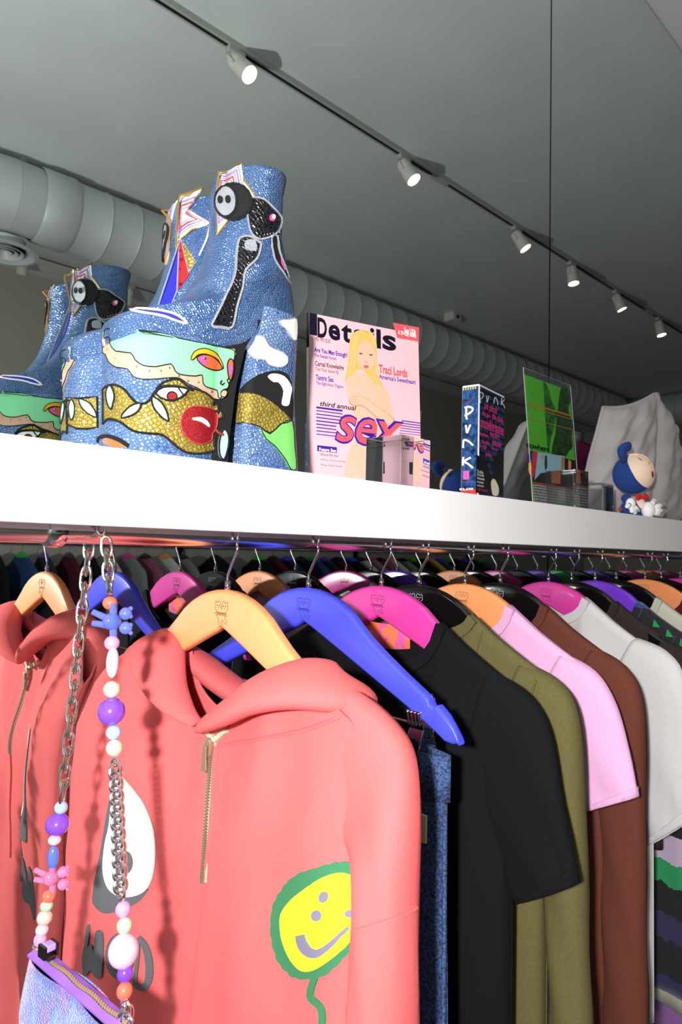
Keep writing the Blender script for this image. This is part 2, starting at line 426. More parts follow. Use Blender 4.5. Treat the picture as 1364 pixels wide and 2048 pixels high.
for r in (.085, .06, .035):
    obj('vane', MB().loft([[(1.0+q*math.cos(a), DY-.10+q*math.sin(a), DZ-DR-.06+h) for a in [2*math.pi*i/28 for i in range(28)]] for q, h in ((r, -.006), (r-.004, -.008), (r-.018, .012), (r-.016, .014))], caps=False), M_duct, v)
obj('core', MB().cyl((1.0, DY-.10, DZ-DR-.05), (1.0, DY-.10, DZ-DR-.03), .088, 28), M_slot, v)
for x in (1.03, 4.4, 6.2):
    o = MB().cyl((x, DY, DZ+DR-.01), (x, DY, CEIL-.001), .009, 10); o.cyl((x, DY, CEIL-.012), (x, DY, CEIL-.001), .022, 12)
    obj('hanger_rod', o, M_duct, duct)
cx = 7.42
d2 = thing('cross_duct', 'round duct crossing the far end of the shop toward the mirror wall', 'duct', (cx, -.5, DZ))
def ry(y, r, n=32): return [(cx+.1+r*math.cos(a), y, DZ+r*math.sin(a)) for a in [2*math.pi*i/n for i in range(n)]]
y = DY-.25; kk = 0
while y < MIR-.4:
    obj('segment', MB().loft([ry(y, DR*1.05), ry(y+.40, DR*1.05), ry(y+.407, DR*1.1), ry(y+.414, DR*1.05)], caps=(kk == 0)), M_duct, d2); y += .414; kk += 1
s = thing('ceiling_sensor', 'small white box sensor fixed to the ceiling', 'sensor', (4.0, 1.71-3.036, CEIL))
obj('case', MB().box((3.95, 1.71-3.08, CEIL-.06), (4.05, 1.71-2.99, CEIL-.0005)), M_lamp, s, smooth=False, bevel=.006)
obj('eye', MB().cyl((4.0, 1.71-2.991, CEIL-.032), (4.0, 1.71-2.984, CEIL-.032), .014, 14), M_slot, s)

# ------------------------------------------------------------------ shelf and rail
XS0, XS1 = -.9, 3.4
sh = thing('wall_shelf', 'long white lacquered box shelf with a deep plain front edge', 'shelf', ((XS0+XS1)/2, .7, SH_B))
obj('top_board', MB().box((XS0, SH_Y+.018, SH_Z-.025), (XS1, MIR-.001, SH_Z)), M_white, sh, smooth=False)
obj('front_fascia', MB().box((XS0, SH_Y, SH_B), (XS1, SH_Y+.018, SH_Z)), M_white, sh, smooth=False, bevel=.0012)
rl = thing('clothes_rail', 'polished steel clothes rail slung under the white shelf', 'clothes rail', (.8, RY, RZ))
obj('tube', MB().cyl((XS0+.02, RY, RZ), (XS1-.02, RY, RZ), RR, 32), M_steel, rl)
for x in (.232, -.35, 1.95, 3.2):
    mb = MB().cyl((x, RY, RZ+.006), (x, RY, SH_Z-.026), .006, 14)
    obj('bracket_post', mb, M_chrome, rl)
    obj('bracket_collar', MB().loft([[(x+h, RY+r*math.cos(a), RZ+r*math.sin(a)) for a in [2*math.pi*i/28 for i in range(28)]] for h, r in ((-.0075, RR-.001), (-.0075, RR+.0026), (-.005, RR+.0036), (.005, RR+.0036), (.0075, RR+.0026), (.0075, RR-.001))], caps=False), M_chrome, rl)

# ------------------------------------------------------------------ hangers
HT = [(0, -.0430), (.015, -.0438), (.03, -.0465), (.045, -.051), (.06, -.0575), (.075, -.0665), (.09, -.079), (.105, -.0905), (.125, -.1035), (.15, -.118), (.175, -.1315), (.187, -.138), (.1885, -.1425), (.1915, -.1448), (.1955, -.1440), (.198, -.1430), (.208, -.1505), (.216, -.158), (.2215, -.166), (.2235, -.172)]
HB = [(0, -.0830), (.01, -.0871), (.03, -.0955), (.07, -.113), (.12, -.1345), (.177, -.159), (.2, -.1705), (.212, -.177), (.2235, -.174)]
def interp(tab, x):
    x = abs(x)
    for (a, p), (b, q) in zip(tab, tab[1:]):
        if x <= b: return p+(q-p)*(x-a)/(b-a)
    return tab[-1][1]
HS = [(0, -.0430), (.03, -.0465), (.06, -.0575), (.09, -.079), (.125, -.1035), (.15, -.118), (.186, -.1375), (.2, -.1445), (.216, -.158), (.24, -.19), (.3, -.3)]
def shoulder(w): return interp(HS, w)
def hanger_body():
    ws = sorted(set([round(s*a, 4) for a, _ in HT for s in (-1, 1)]+[round(.01*k, 4) for k in range(-18, 19)]))
    rings = []
    for w in ws:
        zt, zb = interp(HT, w), interp(HB, w); zc, h = (zt+zb)/2, max((zt-zb)/2, .002); th = .0068*(1 if abs(w) < .215 else .75)
        xo = -.004*(w/.22)**2
        cr = min(.0045, h*.9, th*.9); ring = []
        for q, (sx, sz) in enumerate(((1, 1), (-1, 1), (-1, -1), (1, -1))):
            for k in range(5):
                a = math.radians(90*q+22.5*k)
                ring.append((xo+sx*(th-cr)+cr*math.cos(a), -w, zc+sz*(h-cr)+cr*math.sin(a)))
        rings.append(ring)
    return MB().loft(rings)
hb_mesh = hanger_body().mesh('body', None, True, 50)
hp = [(0, 0, -.0445), (0, 0, -.030), (0, -.001, -.026), (0, -.008, -.014), (0, -.0155, -.002)]
for a in range(-30, 181, 15):
    t = math.radians(a); hp.append((0, -math.cos(t)*.0165, .0135+math.sin(t)*.0165-.000))
hp.append((0, .0165, .0075))
hook_mesh = MB().tube(smooth_pts(hp, 3), .0016, 8).mesh('hook', M_chrome)
ferr_mesh = MB().cyl((0, 0, -.0445), (0, 0, -.0335), .0032, 14).mesh('ferrule', M_chrome)
# printed mark: two-headed bear outline with a word across it (built once, in the hanger's own plane)
def mark():
    mb = MB()
    def ln(pts, w=.00024, closed=False, n=4):
        P = [Vector((-.0070, -a*.00150, -.0665+b*.001)) for a, b in [(q[0], q[1]) for q in smooth_pts([(x, y, 0) for x, y in pts], n, closed)]]
        mb.tube(P, w, 4, loop=closed, flat=1)
    for sx in (-1, 1):
        ln([(sx*.3, 3), (sx*1.0, 8.5), (sx*1.6, 11), (sx*3.2, 11.6), (sx*4, 10), (sx*5.2, 9.8), (sx*6.2, 11), (sx*7.8, 9.8), (sx*7.4, 7.6), (sx*8.0, 5), (sx*7.0, 2.5), (sx*5.4, 1.2)])
        for ex in (2.6, 5.2): ln([(sx*ex-.4, 6.6), (sx*ex, 7), (sx*ex+.4, 6.6), (sx*ex, 6.2)], .0003, True, 3)
        ln([(sx*3.4, 4.6), (sx*3.9, 4), (sx*4.5, 4.6)])
    ln([(-5, -3.2), (-4.6, -6), (-3, -7.5), (-2.4, -13), (-1.6, -15), (.2, -15), (.8, -12), (1.2, -8.5), (2.4, -8.6), (5, -11.2), (6.6, -10.8), (6.8, -9.2), (4.8, -6.4), (5, -3.2)])
    ln([(-7.5, -2.8), (-8.2, -1.6), (-7, -.9)]); ln([(-6.6, -3.1), (7.4, -3.3)])
    V, F = glyphs('heaven.', .012, .25)
    mb.add([Vector((-.0072, -(-6.6+x*14)*.0014, -.0665+(-2.4+y*3.4)*.001)) for x, y in V], F)
    return mb
mk = mark()
mk_dark = mk.mesh('printed_mark', mat('dark print', '#2a1a20', .7), False); mk_pale = mk.mesh('printed_mark', mat('pale print', '#c8c8c8', .6), False)
HC = {'orange': mat('orange lacquer', '#e8915a', .42, coat=.25), 'blue': mat('blue lacquer', '#4046d8', .3, coat=.35), 'magenta': mat('magenta lacquer', '#c83a90', .26, coat=.5),
      'black': mat('black lacquer', '#0a0a0a', .16, coat=.8), 'purple': mat('purple lacquer', '#7038c4', .24, coat=.6), 'green': mat('green lacquer', '#26a83a', .3, coat=.4)}
hb_by = {}
for k, m in HC.items():
    c = hb_mesh.copy(); c.materials.append(m); hb_by[k] = c
def hanger(x, color, label, rz=0., z=RZ-CAMZ-.0125, y=RY, group='coloured wooden hangers on the steel rail', marked=True):
    t = thing('clothes_hanger', label, 'hanger', (x, y, CAMZ+z), group, local=True); t.rotation_euler = (0, 0, rz)
    for nm, me in (('body', hb_by[color]), ('hook', hook_mesh), ('ferrule', ferr_mesh)): obj(nm, me, None, t)
    if marked: obj('printed_mark', mk_pale if color == 'black' else mk_dark, None, t)
    return t
HX = [(.416, 'orange', 'pale orange wooden hanger holding the coral hoodie'), (.5295, 'blue', 'blue wooden hanger with the jeans clipped below it'),
      (.655, 'magenta', 'glossy magenta hanger wearing the black t-shirt'), (.7311, 'black', 'glossy black hanger wearing the olive shirt'),
      (.837, 'orange', 'orange hanger wearing the pink t-shirt'), (.9298, 'black', 'black hanger wearing the brown long-sleeved top'),
      (1.0792, 'magenta', 'magenta hanger wearing the white t-shirt'), (1.1606, 'black', 'black hanger wearing the dark brown t-shirt'),
      (1.2521, 'purple', 'purple hanger wearing the striped navy knit'), (1.3423, 'black', 'black hanger wearing the cream sweatshirt'),
      (1.4821, 'orange', 'orange hanger wearing the maroon top'), (1.5679, 'black', 'black hanger wearing the lilac dress'),
      (1.6796, 'magenta', 'magenta hanger cut by the photo edge'),
      (1.79, 'black', 'black hanger past the cut-off magenta one, seen in the mirror'), (1.905, 'purple', 'purple hanger far along the rail, seen in the mirror'), (2.02, 'green', 'green hanger far along the rail, seen in the mirror'),
      (2.14, 'black', 'black hanger past the green one, seen in the mirror'), (2.27, 'purple', 'bright purple hanger past the green one, seen in the mirror'), (2.40, 'black', 'black hanger near the rail end, seen in the mirror'),
      (2.54, 'magenta', 'magenta hanger near the rail end, seen in the mirror'), (2.70, 'orange', 'orange hanger last on the rail, seen in the mirror'), (2.86, 'magenta', 'last magenta hanger on the rail, seen in the mirror')]
HROT = {.9298: -5, 1.0792: -9, 1.1606: -6, 1.2521: -8, 1.3423: -6, .837: -3, 1.4821: -5, 1.5679: -8, 1.6796: -4}
for x, c, l in HX: hanger(x, c, l, math.radians(HROT.get(x, 0)))

# ------------------------------------------------------------------ garments
def cloth(name, col, rough=.9, sheen=.04, bump=.25, bscale=900, nz=.05):
    return mat(name, col, rough, noise_amt=nz, nscale=350, bump=bump, bscale=bscale, sheen=sheen, spec=.2)
def fold(w, z, seed, amp):
    return amp*(.6*math.sin(w*31+seed*1.7+z*3.1)+.4*math.sin(w*57-seed*2.3+z*5)+.5*math.sin(w*15+seed*.7-z*2))
def farclamp(w, lim=.243):
    if w < -.19: return -.19-(lim-.19)*(1-math.exp(-(-.19-w)/(lim-.19)))
    return w
def body(x0, W=.195, zb=-.7, nw=.085, fd=.05, bd=.015, th=.020, seed=1., amp=.006, vneck=False, N=56, M=44, flare=.0, drop0=.0055, front=1.0, cut=0., wrinkle=False, ttop=.0085):
    """front and back cloth of a top, joined along shoulders and sides, hung over the hanger at x0"""
    Wf = min(W, .24); mb = MB()
    def top(w, isf):
        z = shoulder(w)+drop0
        if abs(w) < nw:
            k = abs(w)/nw; base = shoulder(nw)+drop0; d = fd if isf else bd
            z = base-d*((1-k**1.1) if (vneck and isf) else math.sqrt(max(0, 1-k*k)))
        if cut:
            q = min(1, max(0, (.175-abs(w))/.05)); z -= cut*q*q*(3-2*q)*min(1, abs(w)/.03)
        return z
    ws = [-Wf+(W+Wf)*j/N for j in range(N+1)]
    grids = []
    for isf in (True, False):
        g = []
        for i in range(M+1):
            v = (i/M)**1.5; row = []
            for j, w in enumerate(ws):
                zt = top(w, isf); z = zt+(zb-zt)*v; d = max(0, zt-z)
                lim = W if w > 0 else Wf; e = max(0, 1-abs(w/lim)**5)**.5
                ex = (w/.22)**2*.004*math.exp(-d/.1)
                sm_ = min(1, d/.14); sm_ = sm_*sm_*(3-2*sm_)
                T = ((ttop+(th-ttop)*sm_)*e+.0015)*(1 if abs(w) < nw*.98 or cut else min(1, math.sqrt(d/.009)+.02))
                fx = fold(w, z, seed, amp)*min(1, d/.25)*e
                ww = w*(1+flare*v)
                if ww < 0: ww = max(ww, -.243)
                row.append((x0-ex+(-T*front if isf else T)+fx*(1 if isf else .7), RY-ww, CAMZ+z))
            g.append(row)
        grids.append(g)
    if wrinkle:
        g = grids[0]
        for i, row in enumerate(g):
            for j, p in enumerate(row):
                n1_ = noise.noise((p[1]*9, p[2]*4, seed))*.010+noise.noise((p[1]*22+p[2]*9, p[2]*14, seed+5))*.0035
                row[j] = (p[0]+n1_*min(1, i/M*3), p[1], p[2])
    for isf, g in zip((True, False), grids):
        n = N+1; vs = [p for r in g for p in r]; fs = []
        for i in range(M):
            for j in range(N):
                q = (i*n+j, (i+1)*n+j, (i+1)*n+j+1, i*n+j+1); fs.append(q if isf else q[::-1])
        mb.add(vs, fs)
    return mb
def sleeve(x0, outer, inner, side=1, t0=.018, t1=.014, n=18, dx=0., seed=0., amp=.0035, sub=5):
    O = smooth_pts([(a, b, 0) for a, b in outer], sub); I = smooth_pts([(a, b, 0) for a, b in inner], sub); m = len(O); rings = []
    for i in range(m):
        u = i/(m-1); o, q = O[i], I[i]; c = (o+q)/2; h = (o-q)/2; t = t0+(t1-t0)*u; ring = []
        for k in range(n):
            a = 2*math.pi*k/n; p = c+h*math.cos(a); w = p.x*side
            if side < 0: w = farclamp(w)
            s_ = math.sin(a); s_ = math.copysign(abs(s_)**(.42+.4*min(1, u*1.5)), s_)
            f = amp*math.sin(p.y*40+seed+k*1.2)*u
            dq = min(1, max(0, (u-.22)/.33)); dq = dq*dq*(3-2*dq)
            ring.append((x0+dx*dq+s_*t+f, RY-w, CAMZ+p.y))
        rings.append(ring)
    if side > 0: rings = [r[::-1] for r in rings]
    return MB().loft(rings, caps=False)
SHORT_O = [(.17, -.128), (.212, -.143), (.238, -.175), (.257, -.25), (.272, -.322)]
SHORT_I = [(.13, -.27), (.155, -.31), (.178, -.335), (.192, -.35), (.207, -.364)]
LONG_O = [(.165, -.126), (.207, -.140), (.231, -.175), (.240, -.27), (.244, -.40), (.250, -.55), (.252, -.72)]
LONG_I = [(.12, -.27), (.15, -.30), (.178, -.33), (.192, -.36), (.198, -.42), (.203, -.55), (.206, -.72)]
def neck_rib(x0, nw, fd, h=.014, front=True, bd=.015):
    d = fd if front else bd; P = []
    for k in range(25):
        w = nw*1.02*(-1+2*k/24); q = min(1, abs(w)/nw); z = shoulder(nw)+.004-d*math.sqrt(max(0, 1-q*q))
        P.append((x0+(-1 if front else 1)*(.0115+.003*(1-q)), RY-w, CAMZ+z-.001))
    rings = []
    for i, p in enumerate(P):
        p = Vector(p); a = Vector(P[max(0, i-1)]); b = Vector(P[min(24, i+1)]); t = (b-a).normalized(); nrm = Vector((1, 0, 0)); dn = t.cross(nrm)
        if dn.z > 0: dn = -dn
        o = -1 if front else 1
        rings.append([p+Vector((o*.0022, 0, 0)), p+Vector((o*.0026, 0, 0))+dn*h, p+dn*h-Vector((o*.002, 0, 0)), p-Vector((o*.002, 0, 0))])
    return MB().loft(rings)
def top_garment(name, label, cat, x, m, sl='short', zb=-.7, W=.195, nw=.085, fd=.05, seed=1., th=.02, rib=True, mrib=None, O=None, I=None, hem=True, group='tops hanging on the rail', t0=.0185, amp=.008):
    t = thing(name, label, cat, (x, RY, CAMZ-.043), group); t.rotation_euler = (0, 0, math.radians(HROT.get(x, 0)))
    obj('body', body(x, W, zb, nw, fd, th=th, seed=seed, amp=amp), m, t, angle=None, solid=.0016)
    O = O or (SHORT_O if sl == 'short' else LONG_O); I = I or (SHORT_I if sl == 'short' else LONG_I)
    if sl:
        for s_ in (1, -1):
            o = obj('sleeve', sleeve(x, O, I, s_, t0=t0, t1=.013 if sl == 'short' else .020, seed=seed), m, t, angle=None, solid=.0014)
            if sl == 'short' and hem:
                k = .93; O2 = [Vector(O[-2]).lerp(Vector(O[-1]), .80), Vector(O[-1])]; I2 = [Vector(I[-2]).lerp(Vector(I[-1]), .80), Vector(I[-1])]
                obj('sleeve_hem', sleeve(x, [tuple(O2[0]), tuple(O2[1])], [tuple(I2[0]), tuple(I2[1])], s_, t0=.0150, t1=.0142, seed=seed, amp=0, sub=3), m, o, angle=None, solid=.001)
    if rib:
        obj('neck_rib', neck_rib(x, nw, fd), mrib or m, t)
    return t
C_coral = mat('coral fleece', '#dd5f5f', .95, noise_amt=.05, nscale=600, bump=.5, bscale=1300, sheen=.12)
# --- the coral zip hoodie
HXO = .420
hd = thing('zip_hoodie', 'coral red zip hoodie with a smiling yellow flower and dripping eye print', 'hoodie', (HXO, RY, CAMZ-.043))
hb = body(HXO, .236, -.82, .095, .095, .07, th=.036, seed=2.2, amp=.007, vneck=True, N=80, M=70, front=1.0, cut=.034, wrinkle=True, ttop=.0165)
hb.v = [(p[0]-.052*(max(0, (p[1]-RY)-.03)/.21)**1.4*min(1, max(0, CAMZ-.10-p[2])/.12), p[1], p[2]) for p in hb.v]   # far half swings forward off the mirror
obj('body', hb, C_coral, hd, angle=None, solid=.003)
HO = [(.16, -.110), (.213, -.127), (.246, -.151), (.262, -.190), (.270, -.24), (.272, -.33), (.268, -.46), (.264, -.62), (.262, -.80)]
HI = [(.08, -.22), (.13, -.24), (.175, -.245), (.206, -.245), (.222, -.265), (.225, -.33), (.224, -.46), (.222, -.62), (.220, -.80)]
hsl = None
for s_ in (1, -1):
    hs = sleeve(HXO, HO, HI, s_, t0=.0165, t1=.036, dx=-.022 if s_ > 0 else -.030, n=24, seed=1., amp=.003, sub=6)
    so = obj('sleeve', hs, C_coral, hd, angle=None, solid=.002)
    if s_ > 0: hsl = hs; sleeve_o = so
# hood: thick folded roll lying on the shoulders
for s_ in (1, -1):
    pts = [(.004, .386, -.182, .006), (.030, .380, -.170, .013), (.065, .380, -.152, .020), (.100, .388, -.131, .026), (.138, .405, -.119, .030), (.162, .428, -.124, .029), (.130, .450, -.140, .026), (.06, .458, -.162, .024), (0, .460, -.172, .022)]
    if s_ < 0: pts = [(w*.86, x, z+.004, r) for w, x, z, r in pts]
    P = smooth_pts([(x, RY-w*s_, CAMZ+z) for w, x, z, r in pts], 6); R = [p.x for p in smooth_pts([(r, 0, 0) for *_, r in pts], 6)]
    m_ = len(P); rings = []
    for i in range(m_):
        t = (P[min(i+1, m_-1)]-P[max(i-1, 0)]).normalized(); up = Vector((0, 0, 1)); up = (up-t*up.dot(t)).normalized(); sd = t.cross(up)
        if sd.dot(P[i]-Vector((HXO, RY, P[i].z))) < 0: sd = -sd
        ring = []
        for k in range(28):
            a = 2*math.pi*k/28; c, q = math.cos(a), math.sin(a)
            rr = R[i]*(1+.05*math.sin(3*a+i*.13)); cu = c*rr*.62-.25*q*rr        # leaning flattened roll, outer lip hanging lower
            ring.append(P[i]+sd*q*rr*1.12+up*cu)
        rings.append(ring)
    if s_ < 0: rings = [r[::-1] for r in rings]
    obj('hood_fold', MB().loft(rings), C_coral, hd, angle=None)
HBV = hb.bvh(); SBV = hsl.bvh()
obj('neck_seam', cord(HBV, [(440, 1490), (520, 1478), (600, 1462), (660, 1442), (700, 1420)], .0018, off=.0004), C_coral, hd)
M_pw = mat('white puff print', '#d8d2c8', .9, bump=.2, bscale=900); M_pg = mat('grey puff print', '#55585c', .95, bump=.5, bscale=700)
M_grn = mat('green print', '#2f6f48', .9, bump=.3, bscale=900); M_yel = mat('yellow print', '#f4e21c', .8, bump=.2, bscale=900); M_gv = mat('grey violet print', '#6d6a80', .9)
c8 = lambda x, y: (120+x/3.736, 1500+y/3.736)
c9 = lambda x, y: (380+x/2.7375, 1300+y/2.7375)
def pr(nm, poly, m, off, sm_=3, step=7., bvh=None, par=None):
    return obj(nm, decal(bvh or HBV, poly, off, .0015, step, sm_), m, par or hd, angle=50)
pr('print_shadow', [c8(*p) for p in [(385, 370), (350, 500), (310, 750), (280, 900), (250, 1100), (265, 1160), (330, 1215), (420, 1205), (520, 1170), (590, 1130), (640, 1075), (660, 1035), (580, 1050), (480, 900), (420, 600)]], M_pg, .0016)
pr('print_eye', [c8(*p) for p in [(455, 195), (500, 230), (560, 300), (630, 400), (695, 560), (718, 700), (715, 850), (690, 970), (650, 1040), (580, 1080), (500, 1092), (430, 1080), (370, 1030), (340, 950), (330, 850), (345, 700), (375, 560), (390, 420), (415, 270)]], M_pw, .0026)
pr('print_pupil', [c8(*p) for p in ell(500, 835, 57, 88)], M_pg, .0036, 0)
pr('print_letter', [c8(*p) for p in [(225, 1300), (205, 1330), (195, 1450), (175, 1530), (180, 1670), (210, 1675), (240, 1640), (270, 1690), (320, 1690), (330, 1480), (325, 1360), (280, 1345), (270, 1400), (262, 1520), (250, 1460), (225, 1455), (213, 1480), (226, 1390)]], M_pg, .002, 2)
O_ = [(455+85*math.cos(t), 1535+150*math.sin(t)) for t in [2*math.pi*k/24-1.2 for k in range(23)]]
pr('print_letter', [c8(*p) for p in ribbon(O_, 44, 2)], M_pg, .002, 0)
pr('print_letter', [c8(*p) for p in ribbon([(592, 1392), (640, 1460), (668, 1560), (672, 1680), (648, 1755), (600, 1772)], [26, 48, 54, 56, 52, 46], 4)], M_pg, .002, 0)
pr('print_letter', [c8(*p) for p in ribbon([(606, 1768), (572, 1752), (568, 1700), (580, 1600), (592, 1500), (594, 1425)], [40, 34, 30, 26, 22, 18], 4)], M_pg, .0021, 0)
G_ = [(925, 1190), (870, 1165), (800, 1165), (740, 1180), (660, 1205), (600, 1225), (545, 1265), (510, 1310), (475, 1365), (455, 1430), (448, 1520), (460, 1610), (485, 1690), (525, 1745), (575, 1785), (640, 1795), (720, 1785), (790, 1735), (850, 1670), (910, 1600), (970, 1520), (1010, 1420), (1005, 1310), (970, 1230)]
G_ = smooth_pts([(x, y, 0) for x, y in G_], 12, True); gc = sum(G_, Vector())/len(G_)
G2 = []
for i, p in enumerate(G_):
    G2.append(c9(*(gc+(p-gc)*(1+.022*abs(math.sin(i/len(G_)*math.pi*27))))[:2]))
pr('print_flower', G2, M_grn, .0016, 0, 6)
pr('print_stem', [c9(*p) for p in ribbon([(690, 1780), (665, 1860), (668, 1905), (715, 1950), (728, 2000), (720, 2080), (700, 2150)], 36, 5)], M_grn, .0016, 0)
pr('print_face', [c9(*p) for p in [(920, 1250), (860, 1220), (800, 1220), (720, 1250), (620, 1320), (560, 1370), (510, 1440), (505, 1520), (520, 1600), (560, 1690), (620, 1750), (690, 1745), (760, 1700), (820, 1650), (880, 1590), (950, 1480), (970, 1370), (950, 1290)]], M_yel, .0026)
for q in ((743, 1348, 24, 32, .3), (705, 1450, 27, 30, 0), (880, 1437, 28, 21, 0)):
    pr('print_dot', [c9(*p) for p in ell(*q)], M_gv, .0036, 0)
pr('print_smile', [c9(*p) for p in ribbon([(618, 1555), (632, 1605), (665, 1645), (710, 1652), (770, 1612), (820, 1562), (872, 1512)], [48, 58, 50, 34, 24, 18], 5)], M_gv, .0036, 0)
# zip
M_tape = mat('sand zip tape', '#b9aa92', .8); M_zip = mat('antique zip metal', '#b5a78e', .4, .8)
ZP = [(428, 1478), (421, 1560), (413, 1680), (408, 1765)]
obj('zip_tape', decal(HBV, ribbon(ZP, 11, 6), .0012, .002, 8), M_tape, hd)
tp, _ = hits(HBV, smooth_pts([(x, y, 0) for x, y in ZP], 40), .0022, .001)
tm = MB(); acc = 0
for i in range(len(tp)-1):
    a, b = tp[i], tp[i+1]; L = (b-a).length; k = max(1, int(L/.0022)); t = (b-a)/L
    for j in range(k):
        c = a.lerp(b, j/k); M_ = Matrix.Translation(c)
        sx = .0011 if (i+j) % 2 else -.0011
        tm.box((-.0012, sx-.0017, -.0007), (.0008, sx+.0017, .0007), M_)
obj('zip_teeth', tm, M_zip, hd, smooth=False, kind='stuff')
for e in ([(432, 1482), (418, 1462), (403, 1446), (396, 1440)], [(432, 1482), (440, 1474), (449, 1466), (456, 1462)]):
    obj('zip_end', decal(HBV, ribbon(e, 8, 4), .004, .004, 6), M_tape, hd)
obj('front_placket', cord(HBV, [(433, 1492), (428, 1560), (420, 1680), (408, 1760), (392, 1880), (372, 2060)], .0022, off=.0006), C_coral, hd)
z0 = hits(HBV, [(425, 1487)], .003, .001)[0][0]; sl = MB()
sl.loft([[(z0.x+dx, z0.y+s_*wd, z0.z+h) for dx, s_ in ((-.004, -1), (.002, -1), (.002, 1), (-.004, 1))] for h, wd in ((.006, .0025), (.002, .0052), (-.010, .0045), (-.012, .0036))])
ho = obj('zip_slider', sl, M_zip, hd, smooth=False, bevel=.0008)
pl = MB(); A = z0+Vector((-.005, 0, -.003))
pl.loft([[(A.x-.001+dx, A.y+.0006+s_*wd, A.z+h) for dx, s_ in ((-.0008, -1), (.0008, -1), (.0008, 1), (-.0008, 1))] for h, wd in ((.002, .002), (0, .0035), (-.010, .0034), (-.021, .0046), (-.024, .004))])
obj('zip_pull', pl, M_zip, ho, smooth=False, bevel=.0005)
obj('sleeve_seam', cord(SBV, [(706, 1862), (730, 1856), (770, 1843), (805, 1830), (833, 1815)], .0016, off=.0004), C_coral, hd)

# --- jeans clipped under the blue hanger
M_denim = mat('indigo denim', '#131c34', .85, noise_amt=.6, nscale=420, bump=.5, bscale=900, col2='#3a5686')
XJ = .5295
clipm = MB()
jb = body(XJ, .203, -1.15, .0, .0, th=.016, seed=4.4, amp=.005, N=44, M=40, flare=.12)
vs = []
for p in jb.v:   # flat waistband at the top instead of shoulders
    w = RY-p[1]; z = p[2]-CAMZ; s0 = shoulder(w)+.004; k = (s0-z)/(s0+1.15); vs.append((p[0], p[1], CAMZ-.195+(-1.15+.195)*k))
jb.v = vs
jn = thing('jeans', 'dark indigo denim jeans clipped by the waistband under the blue hanger', 'jeans', (XJ, RY, CAMZ-1.15))
obj('legs', jb, M_denim, jn, angle=None, solid=.0018)
def waist(z0, z1, g=.0185):
    R = []
    for z in (z0, z1):
        R.append([(XJ+g*math.sin(a), RY-.206*math.cos(a)*(1 if math.cos(a) > 0 else 1), CAMZ+z) for a in [2*math.pi*k/40 for k in range(40)]])
    return MB().loft(R, caps=False)
obj('waistband', waist(-.190, -.232), M_denim, jn, angle=None, solid=.003)
obj('hip_seam', MB().tube([(XJ-.006, RY-.2075-.0004*k, CAMZ-.232-.04*k) for k in range(20)], .0022, 6), M_denim, jn)
o = MB().box((XJ-.020, RY-.196, CAMZ-.268), (XJ-.0175, RY-.188, CAMZ-.243)); obj('fabric_tab', o, mat('pale green tab', '#b6bf8c', .8), jn, smooth=False)
obj('rivet', MB().ball((XJ-.020, RY-.16, CAMZ-.285), .0035, 12, 8), M_chrome, jn)
cl = thing('trouser_clips', 'chrome clip bar with black ribbed jaws gripping the jeans', 'clip bar', (XJ, RY, CAMZ-.19))
obj('bar', MB().cyl((XJ, RY-.185, CAMZ-.168), (XJ, RY+.185, CAMZ-.168), .0016, 10), M_chrome, cl)
for s_ in (1, -1):
    y = RY-s_*.172
    obj('wire', MB().tube(smooth_pts([(XJ, RY-s_*.186, CAMZ-.135), (XJ, RY-s_*.187, CAMZ-.16), (XJ, RY-s_*.186, CAMZ-.176), (XJ, RY-s_*.178, CAMZ-.178)], 5), .0012, 8), M_chrome, cl)
    mb = MB()
    for d in (-1, 1):
        mb.loft([[(XJ+d*a, y-q*s_, CAMZ+z) for q in (-.009, .009) for a in ((b, b+.0022) if q < 0 else (b+.0022, b))] for z, b in ((-.152, .010), (-.160, .0095), (-.170, .004), (-.182, .010), (-.196, .014))])
    for k in range(4): mb.cyl((XJ-.0125, y-s_*(-.007+.0045*k), CAMZ-.153), (XJ-.0095, y-s_*(-.007+.0045*k), CAMZ-.166), .0014, 6)
    obj('clip', mb, M_chrome, cl, smooth=False, bevel=.0006)
    mb = MB().box((XJ-.020, y+s_*.004-.011, CAMZ-.205), (XJ-.016, y+s_*.004+.011, CAMZ-.176))
    for k in range(6): mb.box((XJ-.0215, y+s_*.004-.0105+.0037*k, CAMZ-.204), (XJ-.0195, y+s_*.004-.0085+.0037*k, CAMZ-.178))
    obj('jaw', mb, mat('black plastic', '#0b0b0d', .5), cl, smooth=False)

# --- the other garments
C_blk = cloth('black cotton', '#0a0b0e'); C_olv = cloth('olive wool', '#5a5432', nz=.12); C_pnk = cloth('pink cotton', '#cf9cc0'); C_brn = cloth('rust brown jersey', '#5e3226', nz=.1)
C_wht = cloth('white cotton', '#c0bcbc'); C_dbr = cloth('dark brown cotton', '#2e2523'); C_crm = cloth('cream fleece', '#b9b6a6'); C_mar = cloth('maroon cotton', '#5a1320'); C_lil = cloth('lilac jersey', '#a06fb0')
C_knit = ramp_mat('striped knit', [(0, '#20204a'), (.05, '#0e0c14'), (.14, '#2c2148'), (.2, '#0e0c12'), (.27, '#1d8a50'), (.33, '#b9a2bc'), (.40, '#0c0c12'), (.47, '#1a7a4c'), (.52, '#101014'), (.60, '#34245c'), (.68, '#0e0e12'), (.74, '#1d8a50'), (.78, '#b9a2bc'), (.82, '#101016'), (.955, '#28407a'), (.985, '#101018')], 'Z', CAMZ-.72, CAMZ-.05, warp=.02, wscale=60)
tee = top_garment('t_shirt', 'black crew neck t-shirt on the magenta hanger', 'shirt', .655, C_blk, zb=-.72, nw=.098, fd=.062, seed=1.0, W=.198)
